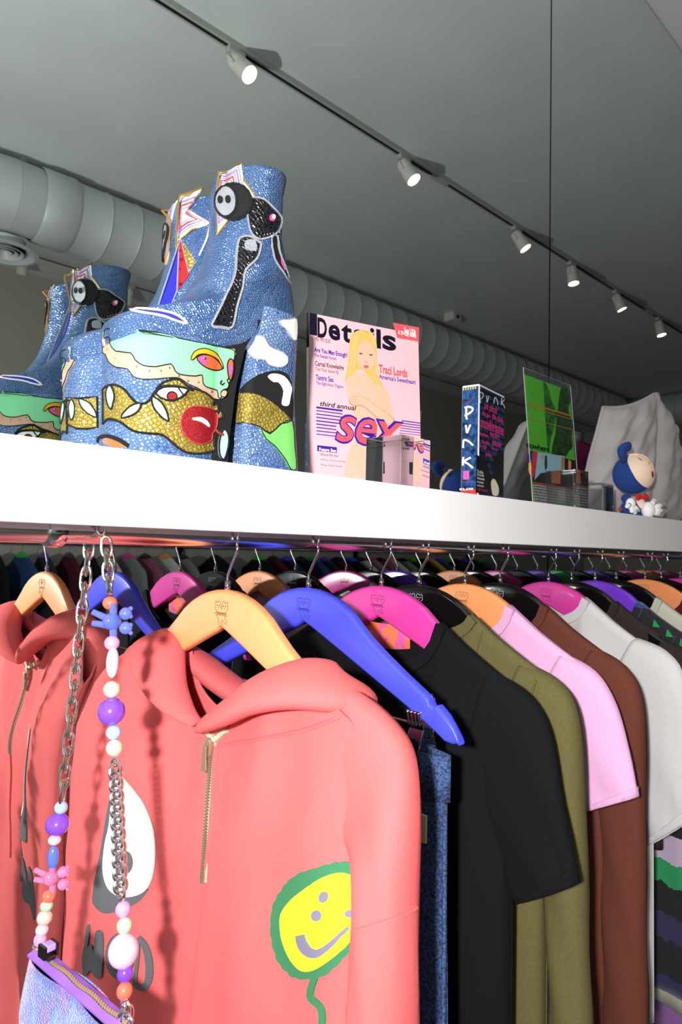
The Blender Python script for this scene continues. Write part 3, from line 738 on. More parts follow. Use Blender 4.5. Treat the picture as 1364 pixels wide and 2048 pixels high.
# inside neck label of the black tee
lab = MB(); P = []
for k in range(9):
    w = -.045+.09*k/8
    P.append([(.655+.004-.001*k*0, RY-w, CAMZ-.088-.004*math.cos(w*30)), (.655+.006, RY-w, CAMZ-.118-.006*math.cos(w*30))])
lab.loft(P, caps=False, ring_closed=False)
obj('neck_label', lab, ramp_mat('orange pink label', [(0, '#e8603a'), (.35, '#d8489a'), (.5, '#ef6a40'), (.7, '#d8489a'), (.8, '#e8603a')], 'Y', RY-.05, RY+.05, warp=.05, wscale=70), tee, solid=.0006, label='orange and pink neck label')
olv = top_garment('long_sleeve_shirt', 'olive green wool shirt with long sleeves on the black hanger', 'shirt', .7311, C_olv, 'long', zb=-1.0, nw=.09, fd=.03, seed=2., W=.196, th=.024, t0=.022)
obj('shoulder_seam', MB().tube([(.7311-.012-.001*k, RY-.112+.003*k, CAMZ-.094-.012*k) for k in range(5)], .0010, 6), C_olv, olv)
obj('sleeve_seam', MB().tube(smooth_pts([(.7311-.018, RY-.19, CAMZ-.142), (.7311-.026, RY-.178, CAMZ-.20), (.7311-.024, RY-.172, CAMZ-.28)], 5), .0012, 6), C_olv, olv)
top_garment('t_shirt', 'pale pink short-sleeved t-shirt on the orange hanger', 'shirt', .837, C_pnk, zb=-.28-.35, seed=3., W=.19, nw=.08, O=[(.165, -.124), (.208, -.141), (.233, -.175), (.250, -.23), (.262, -.278)], I=[(.11, -.24), (.14, -.27), (.16, -.29), (.176, -.303), (.192, -.316)])
br = top_garment('long_sleeve_shirt', 'rust brown long-sleeved top with pink shoulder stitching', 'shirt', .9298, C_brn, 'long', zb=-.95, seed=4., W=.19, nw=.082, O=[(.165, -.124), (.205, -.140), (.229, -.175), (.234, -.25), (.234, -.40), (.236, -.55), (.238, -.75)], I=[(.10, -.25), (.13, -.28), (.158, -.31), (.170, -.35), (.174, -.42), (.177, -.55), (.180, -.75)])
obj('pink_stitching', MB().tube(smooth_pts([(.9298-.0195, RY-.180, CAMZ-.229), (.9298-.0185, RY-.195, CAMZ-.221), (.9298-.008, RY-.2115, CAMZ-.214), (.9298+.004, RY-.2125, CAMZ-.213)], 5), .0019, 6), mat('pink thread', '#e08aa8', .8), br)
wt = top_garment('t_shirt', 'white heavy cotton t-shirt on the magenta hanger', 'shirt', 1.0792, C_wht, zb=-.42-.25, seed=5., W=.19, nw=.075, fd=.04, O=[(.165, -.120), (.212, -.134), (.240, -.172), (.244, -.28), (.247, -.365)], I=[(.09, -.27), (.12, -.33), (.145, -.37), (.163, -.40), (.180, -.425)], amp=.010)
top_garment('t_shirt', 'dark brown cotton t-shirt behind the white one', 'shirt', 1.1606, C_dbr, zb=-.46, seed=6., W=.165, nw=.085)
kn = top_garment('knit_sweater', 'striped navy, green and purple knit sweater with sparkle yarn', 'sweater', 1.2521, C_knit, 'long', zb=-.72, seed=7., W=.19, nw=.09, O=[(a-.004, b) for a, b in LONG_O], I=LONG_I)
M_gt = mat('green sequin knit', '#24a05c', .5, .3, bump=.6, bscale=900)
for k in range(4):
    w0 = .125+.024*k; zz = shoulder(w0)+.004
    obj('green_motif', MB().loft([[(1.2521-.0135-.001*k, RY-w0-h*.3-d, CAMZ+zz-.006-h) for d in (-q, q)]+[(1.2521-.012-.001*k, RY-w0-h*.3+q*e, CAMZ+zz-.006-h) for e in (-1, 1)] for h, q in ((0, .0006), (.012, .0065))]), M_gt, kn, smooth=False)
top_garment('sweatshirt', 'cream fleece sweatshirt hanging long behind the striped knit', 'sweatshirt', 1.3423, C_crm, 'long', zb=-.80, seed=8., W=.20, nw=.085, O=[(a+.004, b) for a, b in LONG_O])
mr_ = top_garment('t_shirt', 'maroon top with an orange and pink neck on the orange hanger', 'shirt', 1.4821, C_mar, zb=-.66, seed=9.)
lab = MB(); P = []
for k in range(9):
    w = -.06+.12*k/8
    P.append([(1.4821+.010, RY-w, CAMZ-.096), (1.4821+.010, RY-w, CAMZ-.128)])
lab.loft(P, caps=False, ring_closed=False); obj('neck_label', lab, MATS['orange pink label'], mr_, solid=.0006, label='orange and pink printed neck')
top_garment('dress', 'lilac jersey dress reaching below the cream sweatshirt', 'dress', 1.5679, C_lil, None, zb=-1.15, seed=10., W=.19)
extra = [(1.6796, '#2a2c30', 'charcoal top cut off by the photo edge'), (1.79, '#b8a0b0', 'dusty pink top past the photo edge, seen in the mirror'), (1.905, '#1c2434', 'navy top far along the rail, seen in the mirror'), (2.02, '#40444a', 'slate top under the green hanger, seen in the mirror'), (2.14, '#101114', 'black top past the slate one, seen in the mirror'), (2.27, '#3a2c54', 'plum top under the bright purple hanger, seen in the mirror'), (2.40, '#d0ccc6', 'off-white top near the rail end, seen in the mirror'), (2.54, '#7a3050', 'berry top near the rail end, seen in the mirror'), (2.70, '#22302a', 'dark green top near the rail end, seen in the mirror'), (2.86, '#555049', 'taupe top last on the rail, seen in the mirror')]
for i, (x, c, l) in enumerate(extra):
    top_garment('t_shirt', l, 'shirt', x, cloth('cotton '+c, c), zb=-.66, seed=11.+i)

# ------------------------------------------------------------------ platform boots
M_snake = scale_mat('blue snakeskin', '#8ba6cf', '#5577ae', '#3a5488', 290, .35, .3)
M_snk2 = scale_mat('blue snakeskin fine', '#7493bf', '#41659a', '#2e4878', 400, .35, .3)
M_gold = scale_mat('gold snakeskin', '#c9b25a', '#a8923c', '#7c6a2a', 240, .5, .35)
M_bsued = mat('black suede', '#0c0b0d', .85, sheen=.1); M_gsued = mat('mint green suede', '#7fcf98', .9, bump=.2, bscale=900, sheen=.2)
M_tan = mat('tan leather', '#c39a80', .6); M_rglit = mat('red glitter', '#b01c26', .35, .3, noise_amt=.5, nscale=900, bump=.6, bscale=1200)
M_wleather = mat('white leather', '#efe9e2', .5); M_mint = mat('mint leather', '#9fdcc0', .6); M_glit = mat('silver glitter', '#b9bcc4', .3, .6, bump=.8, bscale=1500)
M_bglit = mat('black glitter thread', '#121214', .4, bump=.8, bscale=1500); M_yleather = mat('yellow leather', '#e2a818', .5); M_oleather = mat('orange leather', '#e0622c', .55); M_pleather = mat('pink leather', '#d4508e', .5)
M_bblue = mat('royal blue suede', '#2426b4', .8); M_sole = mat('tan leather sole', '#9a5f30', .5); M_redsd = mat('red glitter triangle', '#b8242c', .4, .2, bump=.4, bscale=1200)
M_gthr = mat('gold thread', '#b58a36', .4, .6); M_lil = mat('lilac thread', '#8a6cc0', .6); M_rth = mat('red thread', '#a84048', .6); M_stud = mat('silver stud', '#e8e8ea', .2, 1.); M_ruby = mat('ruby stone', '#6c0a20', .08, .2, coat=1.)
M_lgrn = mat('grass green suede', '#6fbf5e', .9, sheen=.2)
BX, BYN, BYF = .38, .620, .714
def bring(F, B, b, e, y0, sag=0., n=40, tilt=0.):
    R = []
    for k in range(n):
        a = 2*math.pi*k/n; s_ = (1-math.cos(a))/2; q = math.sin(a); q = math.copysign(abs(q)**e, q)
        R.append((F[0]+(B[0]-F[0])*s_, y0-b*q*(1-.16*s_*(1 if e < .8 else 0)), CAMZ+F[1]+(B[1]-F[1])*s_+sag*math.sin(math.pi*s_)))
    return R
UP = [((.280, .188), (.497, .238), .040, .6, -.012), ((.2755, .194), (.508, .250), .0445, .58, -.012), ((.2745, .203), (.511, .265), .046, .58, -.008), ((.2755, .2135), (.5115, .280), .0455, .6, -.004), ((.284, .2225), (.5095, .292), .0445, .65, 0), ((.304, .2295), (.508, .301), .0435, .7, 0), ((.333, .243), (.505, .310), .0425, .76, 0), ((.356, .263), (.500, .320), .0415, .82, 0), ((.372, .290), (.493, .336), .0410, .88, 0), ((.382, .318), (.485, .357), .0415, .94, 0), ((.387, .345), (.4818, .373), .0425, 1, 0), ((.387, .370), (.483, .388), .043, 1, 0), ((.388, .393), (.4865, .404), .044, 1, 0), ((.390, .409), (.4895, .419), .045, 1, 0)]
_sh = lambda x, b: b*(math.sqrt(1+(x/.62)**2)-1)
UP = [((F[0]+_sh(F[0], b), F[1]), (B[0]-_sh(B[0], b), B[1]), b, e, sg) for F, B, b, e, sg in UP]
def up_rings(y0):
    key = [bring(F, B, b, e, y0, sg) for F, B, b, e, sg in UP]; R = []
    for i in range(len(key)-1):
        g = lambda k: key[min(max(k, 0), len(key)-1)]
        for j in range(3):
            t = j/3
            R.append([.5*((2*Vector(b))+(Vector(c)-Vector(a))*t+(2*Vector(a)-5*Vector(b)+4*Vector(c)-Vector(d))*t*t+(3*Vector(b)-Vector(a)-3*Vector(c)+Vector(d))*t**3) for a, b, c, d in zip(g(i-1), g(i), g(i+1), g(i+2))])
    R.append([Vector(p) for p in key[-1]])
    c = sum(R[-1], Vector())/len(R[-1])
    R.append([c+(p-c)*.95+Vector((0, 0, .0005)) for p in R[-1]])
    for h in (.02, .05, .08): R.append([c+(Vector(q)-c)*.92-Vector((0, 0, h)) for q in key[-1]])
    return R
uppermb = MB().loft(up_rings(BYN))
def plat_ring(z, sc=1., xr=.395, dz=0.):
    R = []
    n = 48
    for k in range(n):
        a = 2*math.pi*k/n; c, q = math.cos(a), math.sin(a)
        x = .338-math.copysign(abs(c)**.80, c)*.0575*sc; yy = math.copysign(abs(q)**(.80 if c > 0 else .5), q)*.0465*sc
        if x > .36: yy *= 1-.10*((x-.36)/.035)
        R.append((x, BYN-yy, CAMZ+z+dz*(x-.28)/.115))
    return R
platmb = MB().loft([plat_ring(.0826, .965), plat_ring(.086, .985), plat_ring(.10, .985), plat_ring(.15, .985, dz=.004), plat_ring(.178, .995, dz=.012), plat_ring(.187, 1.0, dz=.018), plat_ring(.192, .985, dz=.018), plat_ring(.197, .9, dz=.02)])
solemb = MB().loft([plat_ring(.0821, .93), plat_ring(.0828, .955)])
def heel_ring(z, x0, x1, hw, n=10):
    R = []; r = .012
    pts = [(x0, -hw+.006), (x0+.002, -hw+.002), (x0+.006, -hw)]
    for k in range(n+1):
        t = -math.pi/2+math.pi*k/n; pts.append((x1-hw*.75+math.cos(t)*hw*.75, math.sin(t)*hw))
    pts += [(x0+.006, hw), (x0+.002, hw-.002), (x0, hw-.006)]
    return [(x, BYN+y, CAMZ+z) for x, y in pts]
heelmb = MB().loft([heel_ring(.0826, .413, .506, .041), heel_ring(.09, .413, .506, .041), heel_ring(.13, .414, .502, .0395), heel_ring(.17, .416, .498, .039), heel_ring(.21, .420, .499, .0395), heel_ring(.240, .426, .500, .040), heel_ring(.262, .434, .499, .040)])
archmb = MB(); AP = [(.360, .0835), (.394, .0835), (.396, .12), (.402, .17), (.412, .212), (.428, .238), (.43, .245), (.40, .232), (.36, .215)]
archmb.loft([[(x, y, CAMZ+z) for x, z in AP] for y in (BYN-.0395, BYN-.035, BYN+.035, BYN+.0395)])
BASE = (BX, BYN, SH_Z)
bt = thing('platform_boot', 'blue snakeskin platform boot with appliqué faces, the nearer of the pair', 'boot', BASE, 'pair of platform boots')
obj('upper', uppermb, M_snk2, bt, angle=None); obj('platform', platmb, M_snake, bt, angle=60); obj('outsole', solemb, M_sole, bt)
obj('heel', heelmb, M_snake, bt, angle=50); obj('arch', archmb, M_bsued, bt, angle=40)
UB, PB, HB_ = uppermb.bvh(), platmb.bvh(), heelmb.bvh()
pa = MB(); pa.v = platmb.v+archmb.v; pa.f = platmb.f+[tuple(i+len(platmb.v) for i in f) for f in archmb.f]; PAB = pa.bvh()
c2 = lambda x, y: (120+x/2.728, 320+y/2.728)
def bp(nm, pts, m, off, sm_=3, bvh=None, step=4., outline=None, orr=.0007, par=None):
    if bvh is None: pts = [(max(x, 240), y) for x, y in pts]
    P = [c2(*p) for p in pts]
    o = obj(nm, decal(bvh or PAB, P, off, .0025, step, sm_), m, par or bt, angle=60)
    if outline:
        oo = obj('piping', cord(bvh or PAB, P, orr, True, max(sm_, 1), off+.0002), outline, o)
    return o
# platform appliqués
TANP = [(232, 960), (215, 1005), (235, 1052), (255, 1062), (272, 1102), (312, 1132), (372, 1142), (402, 1182), (452, 1197), (530, 1195), (605, 1188), (650, 1192), (700, 1225), (742, 1242), (782, 1268), (832, 1302), (880, 1305), (902, 1278), (900, 1240), (935, 1190), (945, 1100), (950, 1030), (800, 1012), (450, 935), (320, 922)]
GRN = [(250, 922), (226, 952), (228, 974), (262, 964), (282, 1002), (312, 1045), (390, 1055), (412, 1092), (452, 1122), (522, 1130), (600, 1114), (622, 1152), (652, 1172), (732, 1180), (768, 1174), (772, 1216), (792, 1240), (850, 1258), (856, 1295), (874, 1298), (870, 1270), (886, 1254), (906, 1248), (914, 1226), (904, 1202), (916, 1190), (932, 1150), (940, 1100), (946, 1045), (900, 1028), (800, 1008), (640, 976), (450, 930), (330, 915)]
GLD = [(206, 1430), (210, 1295), (242, 1248), (292, 1226), (352, 1252), (402, 1312), (442, 1332), (482, 1318), (520, 1262), (560, 1216), (640, 1196), (700, 1238), (790, 1270), (842, 1320), (880, 1376), (884, 1408), (850, 1420), (842, 1500), (838, 1560), (845, 1582), (780, 1600), (700, 1598), (640, 1568), (560, 1502), (480, 1492), (400, 1478), (332, 1430), (272, 1414), (228, 1434)]
g = bp('gold_panel', GLD, M_gold, .0007, 3, outline=M_bglit, orr=.0013)
t_ = bp('tan_scallop', TANP, M_tan, .0012, 2, outline=M_bsued, orr=.0005)
g_ = bp('green_cloud_face', GRN, M_gsued, .0020, 2, outline=M_bsued, orr=.0006)
for q in [(310, 1085), (420, 1130), (485, 1152), (545, 1152), (590, 1135), (690, 1205), (745, 1212), (815, 1262), (270, 1035), (640, 1178)]:
    P, _ = hits(PAB, [c2(*q)], .0022, .001); obj('stud', MB().ball(P[0], .0011, 10, 6), M_stud, t_)
bp('eye_lid', [(704, 1086), (726, 1046), (780, 1030), (840, 1056), (874, 1108), (880, 1142), (850, 1092), (790, 1062), (744, 1066), (716, 1092)], M_yleather, .0030, 3, outline=M_bsued, orr=.0005)
e = bp('eye', [(738, 1080), (795, 1064), (848, 1096), (876, 1142), (820, 1146), (768, 1122)], M_oleather, .0026, 3, outline=M_bsued)
bp('iris', [(745, 1078), (778, 1066), (792, 1090), (786, 1122), (756, 1104)], M_pleather, .0031, 3, par=bt)
P, _ = hits(PAB, [c2(772, 1084)], .0042, .001); obj('pearl', MB().ball(P[0], .0016, 10, 8), M_stud, bt)
bp('side_eye', [(905, 1120), (918, 1088), (936, 1100), (938, 1150), (925, 1200), (912, 1190)], M_oleather, .0026, 3, outline=M_bsued)
bp('side_iris', [(912, 1130), (926, 1115), (934, 1140), (926, 1175), (914, 1165)], M_pleather, .0031, 3)
obj('nostril', cord(PAB, [(c2(876, 1205)), (c2(868, 1220)), (c2(880, 1228)), c2(890, 1218)], .0008, off=.0024), M_bsued, bt)
bp('lips', [(866, 1282), (880, 1258), (900, 1262), (902, 1278), (888, 1296)], M_tan, .0028, 2, outline=M_bsued, orr=.0004)
ew = bp('snake_eye', [(522, 1276), (560, 1242), (640, 1240), (694, 1254), (650, 1300), (580, 1312)], M_wleather, .0016, 2, outline=M_bsued, orr=.0011)
bp('snake_iris', ell(605, 1292, 26, 26), M_rglit, .0022, 0, outline=M_bsued)
obj('snake_brow', cord(PAB, [c2(515, 1270), c2(565, 1236), c2(640, 1238), c2(720, 1258)], .0013, off=.002), M_bglit, bt)
obj('eye_line', cord(PAB, [c2(640, 1245), c2(665, 1280)], .0009, off=.002), M_bglit, bt)
ap = bp('apple', [(672, 1376), (718, 1346), (790, 1350), (845, 1374), (852, 1430), (842, 1470), (822, 1492), (815, 1528), (772, 1550), (712, 1536), (666, 1486), (654, 1430)], M_rglit, .0022, 4, outline=M_rth, orr=.0005)
bp('apple_smile', ribbon([(716, 1414), (755, 1416), (785, 1432), (804, 1456)], [10, 24, 22, 8], 4), M_wleather, .0029, 0)
obj('apple_stem', cord(PAB, [c2(838, 1466), c2(858, 1488), c2(884, 1500)], .0017, off=.002), mat('brown cord', '#7a3020', .6), bt)
for L in ([(890, 1470), (912, 1500), (912, 1560), (890, 1632), (866, 1610), (862, 1550), (872, 1500)], [(282, 1230), (304, 1275), (300, 1325), (286, 1362), (266, 1320), (262, 1265)], [(440, 1330), (432, 1365), (395, 1395), (342, 1408), (362, 1370), (398, 1340)], [(500, 1294), (545, 1320), (575, 1370), (586, 1424), (548, 1402), (508, 1350)]):
    bp('leaf', L, M_mint, .0018, 3, outline=M_bglit, orr=.0010)
obj('snake_nose', cord(PAB, [c2(826, 1332), c2(850, 1330), c2(862, 1350), c2(856, 1376), c2(838, 1370)], .0017, off=.0016), M_bglit, bt)
obj('toe_welt', cord(PAB, [c2(212, 1538), c2(216, 1514), c2(262, 1508), c2(322, 1528), c2(376, 1562)], .0021, off=.0004), M_bsued, bt)
bp('toe_sole', [(216, 1545), (222, 1524), (262, 1516), (318, 1534), (372, 1566), (300, 1568)], M_sole, .0008, 2)
# upper appliqués
bp('toe_band', [(385, 820), (450, 814), (560, 824), (640, 848), (692, 892), (636, 880), (560, 852), (450, 834)], M_bblue, .0008, 3, UB, outline=M_wleather, orr=.0012)
STAR = [(862, 285), (862, 170), (868, 64), (915, 68), (990, 22), (1003, 112), (1066, 206), (1000, 190), (925, 320), (862, 412), (864, 332)]
st = bp('star', STAR, M_wleather, .0012, 0, UB, 5., outline=M_gthr, orr=.0013)
cxs, cys = 905, 170
for k, (f_, m_) in enumerate(((.86, M_glit), (.74, M_lil), (.62, M_glit), (.50, M_rth), (.38, M_glit))):
    obj('star_stitching', cord(UB, [c2(cxs+(x-cxs)*f_, cys+(y-cys)*f_) for x, y in STAR], .0011, True, 1, .0018), m_, st)
BODY_ = [(1030, 215), (1068, 208), (1112, 218), (1152, 256), (1200, 312), (1197, 362), (1170, 406), (1090, 436), (1046, 406), (1030, 352), (1022, 280)]
gb = bp('black_patch', BODY_, scale_mat('black snakeskin', '#0c0c10', '#08080a', '#25252b', 260, .2, .35), .0015, 2, UB, outline=M_glit, orr=.0014)
bp('black_disc', ell(952, 236, 90, 98), M_bsued, .0034, 0, UB, outline=M_bglit, orr=.0016)
gd = bp('silver_disc', ell(916, 236, 54, 84), M_glit, .0044, 0, UB, outline=M_bglit, orr=.0012)
for q in (890, 929): bp('eye_dot', ell(q, 226, 13, 21), M_bsued, .0052, 0, UB)
bp('moon', ell(1152, 316, 14, 20), M_pleather, .0026, 0, UB); bp('moon_light', ell(1157, 312, 8, 13), M_wleather, .0032, 0, UB)
for k in range(6):
    P, _ = hits(UB, [c2(1108+k*16, 412-k*3)], .0024, .001); obj('stud', MB().ball(P[0], .0010, 8, 6), M_stud, gb)
PH = [(985, 428), (1030, 418), (1080, 448), (1092, 466), (1072, 540), (1012, 602), (992, 700), (962, 800), (936, 912), (880, 914), (826, 906), (840, 868), (884, 780), (950, 640), (962, 540), (970, 468)]
ph = bp('black_strap', PH, MATS['black snakeskin'], .0012, 3, UB, outline=M_glit, orr=.0016)
bp('silver_tab', [(1010, 446), (1060, 440), (1068, 498), (1012, 490)], M_glit, .0022, 2, UB)
for k in range(13):
    t = k/12; x = 1078-135*t-30*math.sin(t*3); y = 500+390*t
    P, _ = hits(UB, [c2(x-14, y)], .0020, .001); obj('stud', MB().ball(P[0], .0009, 8, 6), M_stud, ph)
bp('back_strip', [(1150, 426), (1180, 416), (1192, 500), (1226, 590), (1252, 672), (1212, 610), (1166, 540)], M_bsued, .0012, 2, UB, outline=M_glit, orr=.0014)
bp('pink_flash', [(1196, 500), (1208, 560), (1222, 602), (1204, 566)], M_pleather, .0022, 0, UB)
# heel appliqués
bp('cloud', [(1195, 876), (1240, 872), (1284, 868), (1283, 980), (1258, 968), (1236, 930), (1206, 905)], M_wleather, .0012, 3, HB_, outline=M_glit, orr=.0008)
bp('cloud', [(1036, 992), (1075, 960), (1110, 970), (1140, 1020), (1200, 1045), (1236, 1075), (1235, 1110), (1200, 1131), (1140, 1120), (1110, 1090), (1060, 1085), (1030, 1050)], M_wleather, .0012, 3, HB_, outline=M_glit, orr=.0008)
bp('black_hill', [(982, 1272), (1014, 1220), (1080, 1172), (1160, 1150), (1226, 1160), (1260, 1220), (1264, 1430), (1150, 1322), (1080, 1282)], M_bsued, .0010, 2, HB_)
bp('gold_hill', [(968, 1282), (1000, 1272), (1080, 1280), (1170, 1332), (1258, 1422), (1200, 1440), (1142, 1490), (1080, 1452), (1000, 1432), (962, 1432)], M_gold, .0014, 2, HB_, outline=M_bsued, orr=.0006)
bp('green_hill', [(1092, 1462), (1140, 1496), (1200, 1442), (1262, 1426), (1274, 1560), (1284, 1684), (1252, 1684), (1230, 1640), (1168, 1560), (1120, 1522)], M_lgrn, .0014, 2, HB_, outline=M_bsued, orr=.0006)
bp('white_drip', [(1130, 1182), (1160, 1166), (1220, 1182), (1258, 1240), (1252, 1290), (1240, 1340), (1206, 1332), (1216, 1262), (1190, 1216), (1160, 1212)], M_wleather, .0018, 3, HB_)
# the other boot: the same boot, mirrored left for right
bt2 = dup(bt, (BX, BYF, SH_Z), 'blue snakeskin platform boot behind its twin, showing a red and gold triangle')
bt2.scale = (1, -1, 1)
bpy.context.view_layer.update()
# inner-side appliqués, cut on the far boot (seen from the camera) and shared with its twin
Tm = Matrix.Translation((BX, BYF, SH_Z)) @ Matrix.Diagonal((1, -1, 1, 1)) @ Matrix.Translation((-BX, -BYN, -SH_Z)); Ti = Tm.inverted()
def far_bvh(mb): return BVHTree.FromPolygons([tuple(Tm @ Vector(p)) for p in mb.v], mb.f)
UB2, PB2 = far_bvh(uppermb), far_bvh(platmb)
def inner(nm, mb, m, sub=None):
    mb.v = [tuple(Ti @ Vector(p)) for p in mb.v]; mb.f = [f[::-1] for f in mb.f]
    o = obj(nm, mb, m, bt2, angle=60); o.matrix_parent_inverse = PINV[bt.name].copy()
    return o
def ip(nm, pts, m, off, sm_=0, bvh=None, outline=None, orr=.0009):
    P = [c2(*p) for p in pts]
    inner(nm, decal(bvh or UB2, P, off, .0025, 4., sm_), m)
    if outline: inner('piping', cord(bvh or UB2, P, orr, True, max(1, sm_), off+.0002), outline)
S2 = [(648, 215), (655, 195), (690, 185), (780, 150), (745, 215), (700, 272), (825, 350), (720, 385), (650, 440), (642, 500), (640, 430)]
ip('inner_star', S2, M_wleather, .0014, 0, outline=M_gthr, orr=.0013)
for f_, m_ in ((.8, M_glit), (.64, M_lil), (.48, M_rth), (.32, M_glit)):
    inner('star_stitching', cord(UB2, [c2(680+(x-680)*f_, 310+(y-310)*f_) for x, y in S2], .0011, True, 1, .002), m_)
ip('blue_triangle', [(660, 432), (535, 815), (612, 790), (640, 720), (652, 500)], M_bblue, .0012, outline=M_glit)
ip('red_triangle', [(661, 432), (706, 628), (640, 722), (650, 500)], M_redsd, .0016)
ip('gold_triangle', [(664, 432), (742, 562), (704, 618)], M_gold, .0014, outline=M_glit)
for q, r in (((662, 498), .0012), ((667, 548), .0022), ((659, 600), .0012), ((658, 682), .0020)):
    P, _ = hits(UB2, [c2(*q)], .0022, .001); inner('ruby', MB().ball(P[0], r, 10, 8), M_ruby)
inner('white_line', cord(UB2, [c2(822, 342), c2(800, 430), c2(760, 522)], .0012, off=.001), M_wleather)
ip('inner_gold_band', [(42, 1298), (95, 1302), (150, 1298), (204, 1292), (206, 1460), (150, 1468), (95, 1466), (42, 1440)], M_gold, .0010, 1, PB2, outline=M_bglit, orr=.0012)
for L in ([(72, 1308), (88, 1340), (86, 1390), (72, 1420), (60, 1390), (58, 1340)], [(112, 1306), (160, 1325), (190, 1365), (200, 1404), (160, 1388), (124, 1350)]):
    ip('leaf', L, M_mint, .0020, 3, PB2, M_bglit, .0008)
ip('inner_tan', [(50, 1018), (85, 1010), (122, 1008), (92, 1060), (60, 1125), (46, 1090)], M_tan, .0010, 0, PB2)

# ------------------------------------------------------------------ the magazine
SZ = SH_Z
c3 = lambda x, y: (560+x/4.012, 580+y/4.012)
ml, mr2 = Vector((.5915, .679, SZ+.0003)), Vector((.7636, .6295, SZ+.0003))
ex = (mr2-ml).normalized(); back = Vector((-ex.y, ex.x, 0)); 
if back.y < 0: back = -back
lean = math.radians(4); ey = Vector((0, 0, 1))*math.cos(lean)+back*math.sin(lean)
mw, mh = (mr2-ml).length, .2425
mp = Panel(ml, ex, ey)
mg = thing('magazine', 'pink glossy magazine standing on the shelf beside the boots', 'magazine', ml)
M_pp = mat('pink cover paper', '#eab6bf', .25, coat=.4); M_page = mat('page edges', '#d8d2c4', .8); M_ink = mat('navy black ink', '#0b0c20', .3); M_inkp = mat('violet ink', '#3a1a9c', .35); M_inkr = mat('coral ink', '#f2545c', .35); M_inkg = mat('grey ink', '#4a3a44', .4)
M_hair = mat('blonde ink', '#d2ae62', .35); M_hair2 = mat('straw ink', '#d8b878', .35); M_skin = mat('peach ink', '#e0b097', .35); M_skin2 = mat('soft tan ink', '#c48a70', .35); M_lips = mat('rose ink', '#c4605a', .35); M_whink = mat('white ink', '#fbf4f2', .35)
th = .007; pb = MB()
pb.add([mp.p(a, b, -k) for k in (.0006, th-.0006) for a, b in ((.002, .0), (mw-.0015, 0), (mw-.0015, mh-.0015), (.002, mh-.0015))], [(0, 1, 2, 3), (7, 6, 5, 4), (0, 4, 5, 1), (1, 5, 6, 2), (2, 6, 7, 3), (3, 7, 4, 0)])
obj('pages', pb, M_page, mg, smooth=False)
cv = MB(); cv.add([mp.p(a, b, -k) for k in (0, .0005) for a, b in ((0, 0), (mw, 0), (mw, mh), (0, mh))], [(0, 1, 2, 3), (7, 6, 5, 4), (0, 4, 5, 1), (1, 5, 6, 2), (2, 6, 7, 3), (3, 7, 4, 0)])
cov = obj('front_cover', cv, M_pp, mg, smooth=False)
bk = MB(); bk.add([mp.p(a, b, -k) for k in (th-.0005, th) for a, b in ((0, 0), (mw, 0), (mw, mh), (0, mh))], [(0, 1, 2, 3), (7, 6, 5, 4), (0, 4, 5, 1), (1, 5, 6, 2), (2, 6, 7, 3), (3, 7, 4, 0)])
obj('back_cover', bk, mat('dark back cover', '#141a20', .3, noise_amt=.5, nscale=40), mg, smooth=False)
sp = MB(); sp.loft([[mp.p(-.0004-.0008*math.sin(math.pi*t/6), b, -th*t/6) for t in range(7)] for b in (0, mh*.80)], caps=False, ring_closed=False); obj('spine', sp, mat('pale spine', '#cfc6c4', .4), mg, solid=.0004)
sp = MB(); sp.loft([[mp.p(-.0005-.0008*math.sin(math.pi*t/6), b, -th*t/6) for t in range(7)] for b in (mh*.80, mh)], caps=False, ring_closed=False); obj('spine_top', sp, M_ink, mg, solid=.0004)
def T(body, ll, ur, m, bold=0., shear=0., k=.0005, nm='headline', spacing=1., c=c3, pn=None, par=None):
    pn = pn or mp; (a0, b0), (a1, b1) = pn.px(*c(*ll)), pn.px(*c(*ur))
    return obj(nm, pn.text(MB(), body, (a0, b0), (a1, b1), bold, shear, k, spacing), m, par or cov, smooth=False)
def Pg(pts, m, k=.0003, nm='print', sm_=0, c=c3, pn=None, par=None):
    pn = pn or mp; P = [c(*p) for p in pts]
    if sm_: P = [tuple(q[:2]) for q in smooth_pts([(x, y, 0) for x, y in P], sm_, True)]
    return obj(nm, pn.poly(MB(), [pn.px(*p) for p in P], k), m, par or cov, smooth=False)
a_, b_ = mp.px(*c3(285, 140)); MBx = MB(); mp.rect(MBx, 0, mp.px(*c3(285, 366))[1], .012, mh, .0003); obj('masthead_bar', MBx, M_ink, cov, smooth=False)
mast = MB(); mb0 = mp.px(*c3(290, 366))[1]+.001; mbt = mh-.004; mxh = mb0+(mbt-mb0)*.76
for ch_, xa, xb, tp_ in (('D', 300, 376, mbt), ('e', 388, 482, mxh), ('t', 492, 578, mb0+(mbt-mb0)*.93), ('a', 590, 690, mxh), ('i', 722, 756, mbt), ('l', 772, 808, mbt), ('s', 820, 930, mxh)):
    mp.text(mast, ch_, (mp.px(*c3(xa, 380))[0], mb0-.003), (mp.px(*c3(xb, 400))[0], tp_), .03, 0., .0004)
obj('masthead', mast, M_ink, cov, smooth=False)
Pg([(905, 262), (1115, 302), (1113, 415), (940, 385)], M_inkr, .0003, 'corner_flash')
T('Sex USA', (995, 348), (1088, 318), M_whink, .03, k=.0007); T('A 29-City Guide', (945, 366), (1090, 352), M_whink, .02, k=.0007)
